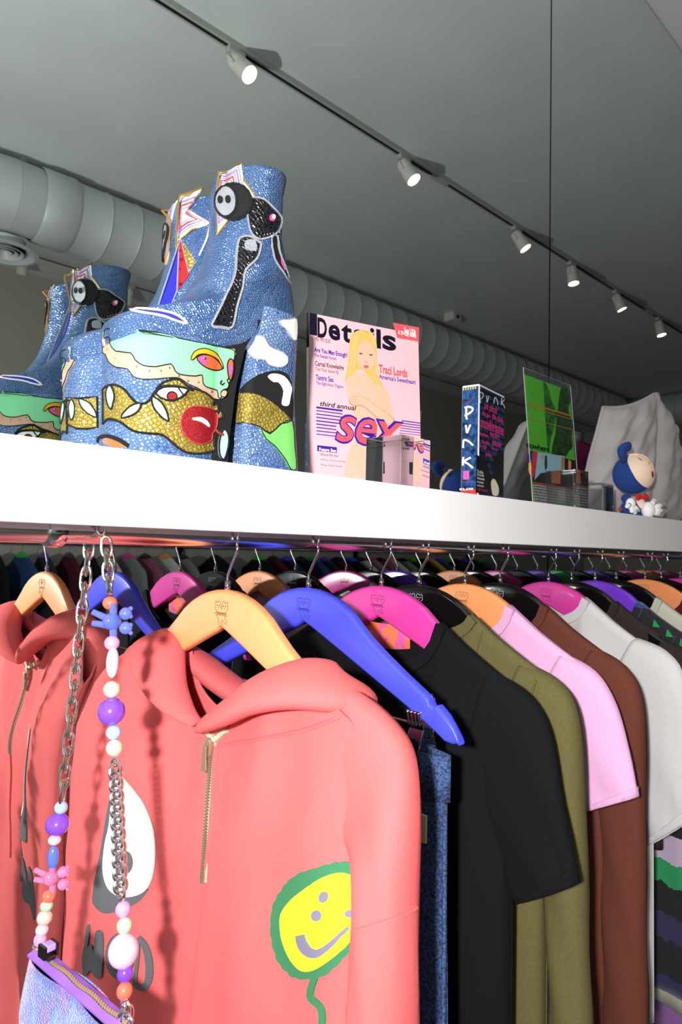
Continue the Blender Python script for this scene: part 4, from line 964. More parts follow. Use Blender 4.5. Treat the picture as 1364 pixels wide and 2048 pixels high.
# cover figure, kept to a few plain flat shapes
Pg([(520, 1500), (524, 1390), (560, 1270), (620, 1180), (640, 1100), (590, 1000), (555, 900), (528, 800), (526, 730), (560, 682), (640, 668), (700, 690), (745, 740), (800, 738), (850, 800), (885, 890), (900, 960), (918, 1040), (925, 1120), (860, 1300), (800, 1450), (780, 1530), (620, 1500)], M_skin, .00042, 'figure', 2)
Pg([(556, 430), (566, 372), (600, 336), (655, 320), (720, 336), (760, 378), (776, 450), (772, 560), (764, 650), (800, 720), (820, 770), (760, 750), (700, 690), (660, 640), (618, 640), (590, 676), (540, 700), (516, 745), (530, 660), (548, 560)], M_hair, .00055, 'figure_hair', 2)
for hs_ in ([(660, 326), (622, 380), (602, 480), (596, 590), (570, 680)], [(664, 328), (608, 370), (580, 470), (572, 580), (545, 670)], [(672, 326), (728, 370), (762, 470), (766, 590), (790, 700)], [(668, 326), (745, 375), (770, 480), (774, 600), (806, 740)], [(632, 640), (612, 690), (590, 740), (578, 800)], [(740, 660), (770, 720), (792, 780), (800, 840)], [(722, 650), (740, 720), (760, 780)]):
    Pg(ribbon(hs_, [3, 9, 10, 8, 3], 5), M_hair2, .0006, 'hair_strand')
Pg(ell(688, 530, 72, 116, -.08, 24), M_skin, .0007, 'figure_face')
for q in ((646, 512), (728, 522)): Pg(ell(*q, 20, 8, .1), M_skin2, .0008, 'face_print'); Pg(ell(*q, 9, 6), M_inkg, .0009, 'face_print')
Pg([(678, 570), (690, 578), (702, 572), (696, 584), (682, 582)], M_skin2, .0008, 'face_print'); Pg([(664, 612), (688, 604), (714, 612), (690, 632)], M_lips, .0008, 'face_print', 2)
Pg([(556, 872), (600, 846), (680, 862), (760, 920), (850, 980), (915, 1040), (915, 1100), (840, 1080), (740, 1000), (690, 955), (640, 930), (585, 935), (555, 905)], M_skin2, .0005, 'figure_arm', 2)
Pg([(560, 868), (604, 848), (680, 866), (756, 922), (850, 985), (905, 1040), (900, 1085), (836, 1068), (744, 992), (692, 948), (642, 922), (588, 926), (560, 900)], M_skin, .0006, 'figure_arm', 2)
for k in range(4): Pg(ribbon([(560, 862+k*20), (590, 856+k*20), (625, 868+k*18)], 3, 4), M_skin2, .0008, 'finger_line')
T('Mar 1995  $2.00', (284, 412), (402, 398), M_inkg, 0., nm='date_line')
T('Are You Man Enough?', (274, 508), (540, 505), M_inkp, .025); T('The Details Forum', (276, 535), (450, 540), M_inkp, .01)
T('Carnal Knowledge', (280, 618), (510, 606), M_inkg, .02); T('Test Your Sexual IQ', (284, 650), (468, 648), M_inkg)
T('Tantric Sex', (286, 720), (430, 700), M_inkp, .02); T('The Eight-Hour Orgasm', (290, 766), (506, 764), M_inkp, .006)
T('Traci Lords', (792, 666), (1020, 636), M_inkr, .03); T("America's Sweetheart", (794, 712), (1086, 722), M_inkp, .015)
T('third annual', (320, 930), (612, 930), M_ink, .015, .25)
for k in range(9):
    y = 938+k*27; w_ = 15-k*1.1 if k in (0, 6) else 10-.6*abs(k-4)
    a0, b0 = mp.px(*c3(284, y)); a1, _b = mp.px(*c3(500 if k < 5 else 450, y)); mm = MB(); mp.rect(mm, .010, b0-w_*.00012, a1, b0+w_*.00005, .0004); obj('speed_line', mm, M_inkp, cov, smooth=False)
for k in range(6):
    y = 1066+k*20; a0, b0 = mp.px(*c3(1118, y)); a1, _b = mp.px(*c3(975-k*4, y)); mm = MB(); mp.rect(mm, a1, b0-.0011+.00012*k, mw, b0+.0004, .0004); obj('speed_line', mm, M_inkp, cov, smooth=False)
T('sex', (436, 1228), (992, 1056), M_inkp, .035, .28, .0007, 'big_title_edge', .95); T('sex', (448, 1212), (980, 1072), M_inkr, .008, .28, .0010, 'big_title', .95)
MBx = MB(); a0, b0 = mp.px(*c3(298, 1292)); a1, b1 = mp.px(*c3(455, 1262)); mp.rect(MBx, a0, b0, a1, b1, .0004); obj('title_box', MBx, M_inkp, cov, smooth=False)
T('Future Sex', (312, 1290), (450, 1278), M_whink, .03, k=.0008)
T('Where We Are', (320, 1328), (466, 1322), M_inkg); T("Where We're Going", (322, 1368), (520, 1372), M_inkg); T("What We'll Wear", (324, 1408), (500, 1412), M_inkg)
T('issue', (790, 1288), (902, 1278), M_ink, .02, .2)
for k in range(14):
    mm = MB(); a0, b0 = mp.px(*c3(900+k*2.8, 1490)); a1, b1 = mp.px(*c3(900+k*2.8+(1.2 if k % 3 else 2), 1395)); mp.rect(mm, a0, b0, a1, b1, .0004); obj('barcode_line', mm, M_ink, cov, smooth=False)

# ------------------------------------------------------------------ clear acrylic blocks
M_acr = mat('clear acrylic', '#f4f8fa', .02, trans=1., ior=1.49)
def block(x0, y0, x1, y1, z1, label, rot=0.):
    c = Vector(((x0+x1)/2, (y0+y1)/2, 0)); M_ = Matrix.Translation(c) @ Matrix.Rotation(rot, 4, 'Z') @ Matrix.Translation(-c)
    o = obj('acrylic_block', MB().box((x0, y0, SZ+.0004), (x1, y1, z1), M_), M_acr, smooth=False, bevel=.001)
    return tag(o, label, 'display block', 'clear acrylic blocks on the shelf')
p0 = at(800, 868, 1, .572)
block(p0.x, .572, p0.x+.062, .632, p0.z, 'clear acrylic block in front of the magazine', math.radians(2))
p1 = at(1152, 938, 1, .585)
block(p1.x, .585, p1.x+.048, .650, p1.z, 'clear acrylic block in front of the green flyer', math.radians(0))
p2 = at(1204, 965, 1, .60)
block(p2.x, .60, p2.x+.05, .655, p2.z, 'clear acrylic block beside the blue plush doll')

# ------------------------------------------------------------------ boxed video
c7 = lambda x, y: (900+x/7.875, 740+y/7.875)
A = Vector((.917, .640, SZ+.0003)); Bv = Vector((1.021, .6585, SZ+.0003)); Cv = Vector((.9065, .6675, SZ+.0003))
vx = (Bv-A).normalized(); vy = Vector((-vx.y, vx.x, 0)); W_, D_, H_ = .1055, .031, .196
vh = thing('video_box', 'white-edged video cassette box with punk scrawled on a blue brick cover', 'video box', A)
P8 = [A, A+vx*W_, A+vx*W_+vy*D_, A+vy*D_]
vb = MB().add(P8+[p+Vector((0, 0, H_)) for p in P8], [(3, 2, 1, 0), (4, 5, 6, 7), (0, 1, 5, 4), (1, 2, 6, 5), (2, 3, 7, 6), (3, 0, 4, 7)])
obj('case', vb, mat('white case', '#e4e2e4', .35), vh, smooth=False, bevel=.0022)
M_brick = bpy.data.materials.new('blue brick print'); M_brick.use_nodes = True
nt = M_brick.node_tree; b = nt.nodes['Principled BSDF']; tc = nt.nodes.new('ShaderNodeTexCoord'); mpn = nt.nodes.new('ShaderNodeMapping'); mpn.inputs['Rotation'].default_value = (math.radians(90), 0, 0)
br_ = nt.nodes.new('ShaderNodeTexBrick'); br_.inputs['Scale'].default_value = 22; br_.inputs['Color1'].default_value = srgb('#27507e'); br_.inputs['Color2'].default_value = srgb('#101c30'); br_.inputs['Mortar'].default_value = srgb('#0a0f18'); br_.inputs['Mortar Size'].default_value = .05
ns = nt.nodes.new('ShaderNodeTexNoise'); ns.inputs['Scale'].default_value = 120; mxn = nt.nodes.new('ShaderNodeMix'); mxn.data_type = 'RGBA'; mxn.blend_type = 'MULTIPLY'; mxn.inputs[0].default_value = .7
nt.links.new(tc.outputs['Object'], mpn.inputs[0]); nt.links.new(mpn.outputs[0], br_.inputs['Vector']); nt.links.new(tc.outputs['Object'], ns.inputs['Vector']); nt.links.new(br_.outputs[0], mxn.inputs[6]); nt.links.new(ns.outputs['Fac'], mxn.inputs[7]); nt.links.new(mxn.outputs[2], b.inputs['Base Color']); b.inputs['Roughness'].default_value = .3
fp = Panel(A, vx, (0, 0, 1)); spn = Panel(A, -vy, (0, 0, 1)); spn.ex = vy*-1
mm = MB(); fp.rect(mm, .002, .0, W_-.003, H_-.004, .0006); fr = obj('cover_sheet', mm, M_brick, vh, smooth=False)
sp_ = Panel(A+vy*D_, -vy, (0, 0, 1)); mm = MB(); sp_.rect(mm, .0015, 0, D_-.001, H_-.004, .0006); so_ = obj('spine_sheet', mm, mat('bright blue brick print', '#2e5c9c', .3, noise_amt=.7, nscale=130, col2='#101a30'), vh, smooth=False)
M_pk = mat('pink scrawl', '#c8347a', .4); M_cr = mat('cream scrawl', '#d8d2bc', .4); M_bkp = mat('black print', '#0c0c0f', .35); M_rd = mat('red price', '#c8302c', .4)
def strokes(pn, par, m, segs, w, c, k=.0009, nm='scrawl'):
    mm = MB()
    for sg in segs: pn.poly(mm, [pn.px(*c(*p)) for p in ribbon(sg, w, 4)], k)
    return obj(nm, mm, m, par, smooth=False)
strokes(sp_, so_, M_whink, [[(262, 610), (258, 700), (270, 780)], [(232, 600), (300, 580), (362, 610), (340, 660), (235, 725)], [(252, 868), (262, 940), (272, 990), (300, 920), (328, 862)], [(210, 1230), (212, 1160), (225, 1105), (290, 1120), (370, 1190)], [(215, 1370), (208, 1430), (208, 1505)], [(330, 1378), (230, 1440), (290, 1480), (365, 1545)]], 30, c7)
mm = MB(); a0, b0 = sp_.px(*c7(212, 1725)); a1, b1 = sp_.px(*c7(305, 1588)); sp_.rect(mm, a0, b0, a1, b1, .0008); pk = obj('pink_label', mm, mat('pink label', '#e45aa8', .4), so_, smooth=False)
mm = MB(); sp_.rect(mm, .001, .0, D_-.0005, .0235, .0008); rp_ = obj('price_strip', mm, M_rd, so_, smooth=False)
T('¥2,600', (150, 1905), (372, 1855), M_whink, .02, k=.0012, nm='price', c=c7, pn=sp_, par=rp_)
for k in range(6):
    mm = MB(); a0, b0 = sp_.px(*c7(205+k*38, 278)); sp_.rect(mm, a0, H_-.0085, a0+.0022, H_-.0045, .0008); obj('yellow_dash', mm, mat('yellow dash', '#d8c030', .4), so_, smooth=False)
T('UNDER-UP', (236, 518), (382, 492), M_pk, .01, k=.0008, nm='small_print', c=c7, pn=sp_, par=so_); T('KAWAII.BANG', (168, 1770), (350, 1752), M_pk, .01, k=.0008, nm='small_print', c=c7, pn=sp_, par=so_)
strokes(fp, fr, M_cr, [[(462, 360), (464, 450), (470, 525)], [(452, 372), (490, 352), (516, 390), (500, 440), (455, 462)], [(568, 405), (572, 470), (578, 508), (595, 450), (602, 408)], [(682, 530), (690, 470), (705, 430), (735, 480), (748, 552)], [(806, 440), (803, 500), (800, 550)], [(854, 466), (812, 512), (840, 560), (855, 605)]], 12, c7)
for tx, ll, ur in (('sex pistols', (530, 640), (735, 590)), ('the jam', (495, 730), (630, 690)), ('the clash', (655, 770), (825, 745)), ('siouxsie&the banshees', (470, 900), (842, 870)), ('slaughter', (455, 1040), (600, 1010)), ('generation x', (615, 1075), (778, 1010)), ('the slits', (490, 1150), (612, 1120)), ('eater', (655, 1180), (812, 1150)), ('x-ray', (450, 1230), (575, 1205)), ('subway', (640, 1260), (748, 1240)), ('london', (550, 1350), (650, 1310))):
    T(tx, ll, ur, M_pk, .02, .2, .0009, 'scrawled_name', c=c7, pn=fp, par=fr)
Pg([(412, 1330), (470, 1370), (545, 1385), (600, 1560), (650, 1720), (655, 1960), (396, 1930)], M_bkp, .0008, 'jacket_print', 0, c7, fp, fr); Pg([(830, 1250), (760, 1340), (690, 1420), (655, 1700), (660, 1960), (818, 1990)], M_bkp, .0008, 'jacket_print', 0, c7, fp, fr)
Pg([(636, 1760), (690, 1715), (740, 1800), (762, 1880), (745, 1975), (660, 1965)], M_cr, .001, 'hand_print', 2, c7, fp, fr)
for k, tx in enumerate(('"Be childish.', 'Be irresponsible.', 'Be disrespectful.', 'Be everything this', 'society hates."')):
    T(tx, (420, 1618+k*55), (520+8*(k % 3), 1592+k*56), M_whink, 0., k=.001, nm='quote_line', c=c7, pn=fp, par=fr)
T('MALCOLM McLAREN', (428, 1895), (582, 1890), M_pk, .0, k=.001, nm='quote_line', c=c7, pn=fp, par=fr)

# ------------------------------------------------------------------ green flyer in a clear sleeve
c6 = lambda x, y: (1030+x/6.495, 720+y/6.495)
fl, fr_ = Vector((1.086, .640, SZ+.0003)), Vector((1.262, .640, SZ+.0003))
fx = (fr_-fl).normalized(); fb = Vector((-fx.y, fx.x, 0)); ln_ = math.radians(5); fe = Vector((0, 0, 1))*math.cos(ln_)+fb*math.sin(ln_)+fx*.02
FP = Panel(fl, fx, fe); FW, FH = .176, .262
fy = thing('film_flyer', 'bright green printed flyer in a clear plastic sleeve', 'flyer', fl)
mm = MB(); mm.add([FP.p(a, b, k) for k in (-.0004, 0) for a, b in ((.004, .0), (FW-.004, 0), (FW-.004, FH-.012), (.004, FH-.012))], [(3, 2, 1, 0), (4, 5, 6, 7), (0, 1, 5, 4), (1, 2, 6, 5), (2, 3, 7, 6), (3, 0, 4, 7)])
sheet = obj('paper', mm, mat('green ink paper', '#4fae2c', .35, noise_amt=.08, nscale=20), fy, smooth=False)
mm = MB()
for k in (-.0016, .0026): mm.add([FP.p(a, b, k+q) for q in (0, .0003) for a, b in ((0, 0), (FW, 0), (FW, FH), (0, FH))], [(3, 2, 1, 0), (4, 5, 6, 7), (0, 1, 5, 4), (1, 2, 6, 5), (2, 3, 7, 6), (3, 0, 4, 7)])
M_slv = bpy.data.materials.new('clear film'); M_slv.use_nodes = True; nt = M_slv.node_tree; out = nt.nodes['Material Output']; tb = nt.nodes.new('ShaderNodeBsdfTransparent'); gl = nt.nodes.new('ShaderNodeBsdfGlossy'); gl.inputs['Roughness'].default_value = .08; mx_ = nt.nodes.new('ShaderNodeMixShader'); mx_.inputs[0].default_value = .10
nt.links.new(tb.outputs[0], mx_.inputs[1]); nt.links.new(gl.outputs[0], mx_.inputs[2]); nt.links.new(mx_.outputs[0], out.inputs['Surface'])
slv = obj('clear_sleeve', mm, M_slv, fy, smooth=False)
mm = MB().tube([FP.p(0, 0, .0005), FP.p(0, FH, .0005), FP.p(FW, FH, .0005), FP.p(FW, 0, .0005)], .0007, 6); obj('sleeve_edge', mm, mat('milky plastic', '#c4cac8', .3, trans=.4), slv)
FT = dict(c=c6, pn=FP, par=sheet)
M_dg = mat('dark green ink', '#173a17', .4, noise_amt=.5, nscale=90, col2='#2f7426'); M_mg = mat('mid green ink', '#1f5320', .4, noise_amt=.6, nscale=110, col2='#0c1a0c'); M_oi = mat('ochre line', '#a8742a', .4)
Pg([(362, 262), (412, 335), (440, 400), (470, 520), (520, 620), (530, 740), (500, 900), (470, 1000), (440, 1170), (420, 1120), (402, 900), (384, 650), (372, 400)], M_dg, .0004, 'silhouette_print', 2, **FT)
Pg([(590, 380), (640, 352), (690, 380), (722, 470), (710, 560), (690, 640), (720, 740), (750, 850), (735, 1000), (748, 1130), (700, 1180), (660, 1255), (560, 1240), (470, 1215), (520, 960), (535, 760), (512, 680), (552, 660), (566, 520)], M_mg, .0004, 'silhouette_print', 2, **FT)
for y0, y1, w_ in ((552, 722, 22), (600, 770, 10), (748, 905, 8)):
    Pg([(165, y0), (750, y1), (750, y1+w_), (165, y0+w_)], M_oi, .0006, 'ochre_line', 0, **FT)
mm = MB(); FP.rect(mm, .004, 0, FW-.004, FP.px(*c6(135, 1160))[1], .0003); cs = obj('photo_band', mm, mat('band black ink', '#0e0c0e', .4), sheet, smooth=False)
T('nowhere', (146, 1138), (442, 1128), M_bkp, .02, k=.0008, nm='film_title', spacing=.85, **FT)
T('a film\nby', (236, 1090), (296, 968), M_oi, .0, k=.0007, nm='small_credit', **FT)
for pts, col in (([(225, 1180), (292, 1190), (275, 1400), (235, 1530), (205, 1520), (215, 1300)], '#c03044'), ([(292, 1195), (640, 1250), (640, 1440), (330, 1470), (250, 1560), (270, 1400)], '#8fb6c6'), ([(310, 1240), (340, 1225), (372, 1330), (352, 1420), (318, 1400), (302, 1320)], '#16181c'), ([(345, 1235), (365, 1240), (362, 1300), (346, 1300)], '#c88a4c'), ([(385, 1240), (412, 1245), (414, 1400), (388, 1440), (380, 1350)], '#2a2a30'), ([(172, 1340), (205, 1330), (215, 1400), (190, 1500), (170, 1430)], '#d8a83c'), ([(600, 1255), (636, 1265), (634, 1425), (596, 1420)], '#b07830'), ([(690, 1290), (728, 1320), (722, 1420), (684, 1415)], '#d09860'), ([(640, 1270), (690, 1290), (690, 1420), (640, 1420)], '#241012'), ([(512, 1440), (655, 1440), (645, 1620), (515, 1610)], '#b86a2c'), ([(150, 1250), (215, 1190), (225, 1260), (170, 1350)], '#2c2c80')):
    Pg(pts, mat('photo ink '+col, col, .4), .0005+.00002*(int(col[1:], 16) % 7), 'photo_patch', 0, c6, FP, cs)
mm = MB(); FP.rect(mm, .004, 0, FW-.004, FP.px(*c6(120, 1590))[1], .0006); gt = obj('credit_panel', mm, mat('grey credit ink', '#8d8f88', .5), cs, smooth=False)
mm = MB(); bb = FP.px(*c6(120, 1580))[1]; FP.rect(mm, .004, bb, FW-.004, bb+.002, .0007); obj('red_rule', mm, M_rd, cs, smooth=False)
mm = MB(); rr = random.Random(3)
for k in range(12):
    a = .008
    while a < FW-.012:
        l_ = rr.uniform(.004, .014); FP.rect(mm, a, bb-.006-.0052*k, min(a+l_, FW-.008), bb-.0044-.0052*k, .0008); a += l_+.002
obj('credit_lines', mm, M_bkp, gt, smooth=False, kind='stuff')

# ------------------------------------------------------------------ blue plush doll
M_plu = mat('blue plush', '#1d3f86', .95, noise_amt=.25, nscale=300, bump=.8, bscale=500, sheen=.6); M_pch = mat('peach plush', '#f0cfb8', .95, bump=.5, bscale=600, sheen=.3); M_wpl = mat('white plush', '#f2efec', .95, bump=.5, bscale=500, sheen=.4); M_bow = mat('red felt', '#c81e28', .9, bump=.3)
c4 = lambda x, y: (1200+x/8.317, 860+y/8.317)
DYY = .612
pt = lambda x, y, Y=DYY: at(*c4(x, y), 1, Y)
sc = (pt(660, 700)-pt(560, 700)).length/100
dl = thing('plush_doll', 'blue hooded plush doll with a peach face and white mitten hands', 'plush toy', Vector((pt(600, 1300).x, DYY, SZ)))
hc = pt(548, 735, .622); hr = .0425
hm = MB().ball(hc, (hr*1.0, hr*.98, hr*1.0), 32, 22); obj('head', hm, M_plu, dl, angle=None)
DBV = hm.bvh()
c4p = lambda L: [c4(*p) for p in L]
face = decal(DBV, c4p([(470, 470), (505, 405), (600, 388), (735, 420), (840, 520), (905, 640), (915, 760), (885, 870), (842, 935), (785, 955), (700, 915), (602, 818), (532, 700), (468, 560)]), .0022, .004, 3., 3); fo = obj('face', face, M_pch, dl, angle=60)
obj('closed_eye', cord(DBV, c4p([(628, 480), (648, 498), (668, 502), (688, 524)]), .0007, off=.003), M_bkp, fo)
obj('nose', decal(DBV, c4p(ell(800, 560, 18, 13, .6)), .0032, .002, 2.), mat('yellow felt', '#d8b820', .8), fo); obj('mouth', decal(DBV, c4p(ell(855, 740, 13, 52, -.1)), .0032, .002, 2.), mat('mouth felt', '#7a1a14', .8), fo)
for (x0, y0), (x1, y1), (x2, y2), Y in (((400, 480), (360, 340), (500, 275), .612),):
    P = smooth_pts([pt(x0, y0, Y+.004), pt(x1, y1, Y), pt((x1+x2)/2+10, (y1+y2)/2-20, Y), pt(x2, y2, Y-.004)], 5); obj('ear', MB().tube(P, [.010+.003*math.sin(math.pi*i/(len(P)-1)) if i < len(P)-2 else .008 for i in range(len(P))], 14, flat=.7), M_plu, dl, angle=None)
bc = pt(520, 1240, .622); bc.z = SZ+.021
obj('torso', MB().ball(bc, (.024, .023, .0232), 20, 14), M_plu, dl, angle=None); obj('belly', MB().ball(pt(670, 1240, .604), (.013, .010, .014), 16, 10), M_pch, dl, angle=None)
for q in (-1, 1): obj('bow_loop', MB().ball(pt(700+q*62, 1112, .598), (.0095, .005, .007), 14, 10, Matrix.Rotation(q*.3, 3, 'Y')), M_bow, dl, angle=None)
obj('bow_knot', MB().ball(pt(700, 1118, .595), .0042, 10, 8), M_bow, dl)
obj('arm', MB().tube([pt(430, 1130, .608), pt(470, 1200, .598)], [.010, .009], 12), M_plu, dl)
def mitten(cx, cy, Y, r, fingers, nm):
    t = MB().ball(pt(cx, cy, Y), (r, r*.8, r*1.05), 16, 12); h = obj(nm, t, M_wpl, dl, angle=None)
    for fx_, fy_ in fingers:
        rr_ = r*.36; obj('finger', MB().tube([pt(cx+(fx_-cx)*.35, cy+(fy_-cy)*.35, Y-.003), pt(fx_, fy_, Y-.005)], [rr_*1.1, rr_], 10).ball(pt(fx_, fy_, Y-.005), rr_, 10, 8), M_wpl, h, angle=None)
mitten(510, 1230, .592, .0115, [(530, 1350), (580, 1370), (635, 1330), (450, 1270)], 'hand')
mitten(800, 1330, .588, .0165, [(1040, 1245), (1050, 1345), (1005, 1405), (890, 1190)], 'foot')
obj('leg', MB().tube([bc, pt(700, 1380, .60)], [.013, .012], 12), M_plu, dl)
obj('swing_tag', MB().box(pt(300, 1340, .595), pt(365, 1300, .594)), M_rd, dl, smooth=False)

# ------------------------------------------------------------------ grey satin cushion, magenta cushion
M_sat = mat('grey satin', '#a79f9f', .38, noise_amt=.06, nscale=18, sheen=.3); 
def puff(TL, TR, BR, BL, depth, n=26, seed=0., wr=.004):
    """a stuffed quad: front and back faces bulge and meet at a seam"""
    TL, TR, BR, BL = map(Vector, (TL, TR, BR, BL)); nr = (TR-TL).cross(BL-TL).normalized()
    if nr.dot(CAM-TL) < 0: nr = -nr
    mb = MB()
    for sgn in (1, -1):
        g = []
        for i in range(n+1):
            for j in range(n+1):
                u, v = j/n, i/n; p = (TL*(1-u)+TR*u)*(1-v)+(BL*(1-u)+BR*u)*v
                k = (max(0, 1-(2*u-1)**4)*max(0, 1-(2*v-1)**4))**.6
                edge = 1-.10*(4*u*(1-u))*abs(2*v-1)**3; c = (TL+TR+BR+BL)/4
                w_ = wr*(math.sin(u*17+v*6+seed)+.7*math.sin(v*23-u*9+seed*2)+.6*math.sin((u+v)*31+seed))*k
                g.append(c+(p-c)*edge+nr*sgn*(depth*k)+nr*w_)
        fs = [((i*(n+1)+j), (i*(n+1)+j+1), ((i+1)*(n+1)+j+1), ((i+1)*(n+1)+j)) for i in range(n) for j in range(n)]
        mb.add(g, fs if sgn < 0 else [f[::-1] for f in fs])
    seam = [mb.v[j] for j in range(n+1)]+[mb.v[i*(n+1)+n] for i in range(1, n+1)]+[mb.v[n*(n+1)+j] for j in range(n-1, -1, -1)]+[mb.v[i*(n+1)] for i in range(n-1, 0, -1)]
    return mb, seam
def cushion(name, label, quads, m, depth, seed):
    t = thing(name, label, 'cushion', (sum(q[3][0] for q in quads)/len(quads), .69, SZ))
    for k, q in enumerate(quads):
        mb, seam = puff(*q, depth, seed=seed+k)
        zmin = min(v[2] for v in mb.v)
        o = obj('panel', mb, m, t, angle=None); obj('piping', MB().tube(seam, .0042, 8, loop=True), m, o, angle=None)
    return t
z_ = SZ+.004
BLp, BRp, BR2 = Vector((1.44, .745, z_)), Vector((1.60, .645, z_)), Vector((1.86, .67, z_))
cushion('satin_cushion', 'puffy grey satin cushion with piped seams leaning on the mirror', [(at(1206, 815, 1, .755), at(1312, 786, 1, .70), BRp, BLp), (at(1316, 788, 1, .702), Vector((1.93, .73, SZ+.29)), BR2, BRp+Vector((.004, 0, 0)))], M_sat, .035, 1.3)
M_mgc = mat('magenta pile', '#8c1f5c', .9, noise_amt=.3, nscale=120, bump=.8, bscale=160, sheen=.4)
cushion('pile_cushion', 'magenta pile cushion behind the grey one, seen in the mirror', [(Vector((1.74, .822, SZ+.235)), Vector((2.04, .822, SZ+.245)), Vector((2.04, .806, z_)), Vector((1.74, .806, z_)))], M_mgc, .022, 4.)

# ------------------------------------------------------------------ beaded-strap bag hung over the rail
bag = thing('shoulder_bag', 'small fuzzy lilac and blue bag on a chain and bead strap hung over the rail', 'bag', (.245, .575, CAMZ-.62))
M_link = mat('silver chain', '#cfccc6', .22, 1.); M_link2 = mat('bright silver chain', '#e4e4e6', .15, 1.)
def bead_m(n, c, pearl=False): return mat('bead '+n, c, .18 if not pearl else .28, .0 if not pearl else .25, coat=.6, sss=.15)
BM = {'coral': bead_m('coral', '#e0644c'), 'pink': bead_m('pink', '#c98abf'), 'rose': bead_m('rose', '#cfa9c4'), 'pearl': bead_m('pearl', '#c4bbab', True), 'violet': bead_m('violet', '#7040c4'), 'ice': bead_m('ice', '#8ea8cc'), 'mint': bead_m('mint', '#93b295'), 'blue': bead_m('blue', '#4a66cc'), 'indigo': bead_m('indigo', '#6a3cc8')}
def link_mesh(L, W, r, twist=0.):
    P = []
    for k in range(24):
        a = 2*math.pi*k/24; c, q = math.cos(a), math.sin(a); x = math.copysign(abs(c)**.8, c)*W/2; z = math.copysign(abs(q)**.8, q)*L/2
        P.append((x, twist*x*z*400, z))
    return P
def strand_pt(px, py, side):
    """front strand hangs before the rail, back strand behind it; both meet the bag"""
    z_rel = (1087-py)/FPX*.58
    k = min(1, max(0, -z_rel/.37))
    Y = (.585*(1-k)+.507*k) if side > 0 else (.627*(1-k)+.640*k)
    return at(px, py, 1, Y)
def add_link(p, q, r, wd, odd, m, nm, parent=bag, twist=0):
    c = (p+q)/2; d = (q-p); L = d.length+2*r*1.2
    P = link_mesh(L, wd, r); zq = d.normalized(); xq = _r if odd == 0 else _f
    if odd == 2: xq = (_r*.75+_f*.66)
    if odd == 3: xq = (_r*.75-_f*.66)
    xq = (xq-zq*xq.dot(zq)).normalized(); yq = zq.cross(xq); M_ = Matrix((xq, yq, zq)).transposed()
    return obj(nm, MB().tube([c+M_ @ Vector(v) for v in P], r, 8, loop=True), m, parent)
def chain(a, b, n, side, r, wd, m, curb=False):
    pts = [strand_pt(a[0]+(b[0]-a[0])*k/n, a[1]+(b[1]-a[1])*k/n, side) for k in range(n+1)]
    for k in range(n):
        e = (pts[k+1]-pts[k])*(.18 if not curb else .30)
        add_link(pts[k]-e, pts[k+1]+e, r, wd, (k % 2) if not curb else (2 if k % 2 else 3), m, 'chain_link')
def bead(px, py, rx, ry, side, c, nm='bead'):
    p = strand_pt(px, py, side); t = (p-CAM).dot(_f); kx, ky = rx*t/FPX, ry*t/FPX
    return obj(nm, MB().ball(p, (kx, kx, ky), 24, 16), BM[c], bag, angle=None)
def wire(px, py0, py1, side, px2=None):
    px2 = px if px2 is None else px2; a, b = strand_pt(px, py0, side), strand_pt(px2, py1, side); P = []
    for k in range(25): t = k/24; P.append(a.lerp(b, t)+_r*.0010*math.cos(t*20)+_f*.0010*math.sin(t*20))
    obj('wire_wrap', MB().tube(P, .0005, 5), M_link2, bag)
# front strand
hoop = [strand_pt(214, 1082, 1)]
p0, p1 = Vector((.268, RY-.019, CAMZ-.006)), Vector((.262, RY+.019, CAMZ-.006)); arc = []
for k in range(7):
    t = math.pi*k/6; arc.append(Vector((.268-.006*k/6, RY-math.cos(t)*(RR+.0045), RZ+math.sin(t)*(RR+.0045))))
for k in range(6):
    e = (arc[k+1]-arc[k])*.2; add_link(arc[k]-e, arc[k+1]+e, .0012, .0068, 1 if k % 2 else 0, M_link, 'chain_link')
chain((212, 1082), (219, 1180), 4, 1, .0014, .0092, M_link)
wire(219, 1176, 1192, 1)
bead(220, 1206, 14.5, 13.5, 1, 'coral')
def bear(px, py, side, m, s_=1., flip=1):
    c = strand_pt(px, py, side); t = obj('bear_charm', MB().ball(c, (.0085*s_, .006*s_, .0075*s_), 18, 12, Matrix.Rotation(.2, 3, 'Y')), m, bag, angle=None)
    R = lambda a, b, cc=0: c+_r*a*s_*flip+_u*b*s_-_f*cc*s_
    for sy in (1, -1):
        h = R(.0125, .0062*sy+.001, .002); mb = MB().ball(h, .0055*s_, 14, 10)
        for e in (-1, 1): mb.ball(h+_r*.0045*s_*flip+_u*(.0035*e*s_+.001*sy*s_), .0020*s_, 10, 8)
        obj('bear_head', mb, m, t, angle=None)
        obj('bear_paw', MB().tube([R(-.005, .003*sy), R(-.017, .0085*sy if sy > 0 else -.0015)], [.0032*s_, .0026*s_], 10), m, t)
    obj('bear_bar', MB().cyl(R(.001, .0165), R(.001, -.0165), .0032*s_, 12), m, t)
M_bb = mat('clear blue resin', '#7f97f0', .08, trans=.7, ior=1.4); M_bpk = mat('clear pink resin', '#f0a0d0', .08, trans=.7, ior=1.4)
bear(224, 1243, 1, M_bb)
for q in ((224, 1286, 15, 14.5, 'pink'), (225, 1325, 12.5, 31, 'rose'), (224, 1379, 17, 17, 'pearl'), (223, 1423, 27, 27, 'violet'), (227, 1465, 15, 14.5, 'ice'), (229, 1496, 17, 17, 'pearl')): bead(q[0], q[1], q[2], q[3], 1, q[4])
wire(229, 1511, 1528, 1)
chain((231, 1526), (242, 1790), 21, 1, .0013, .0105, M_link2, True)
wire(243, 1786, 1806, 1)
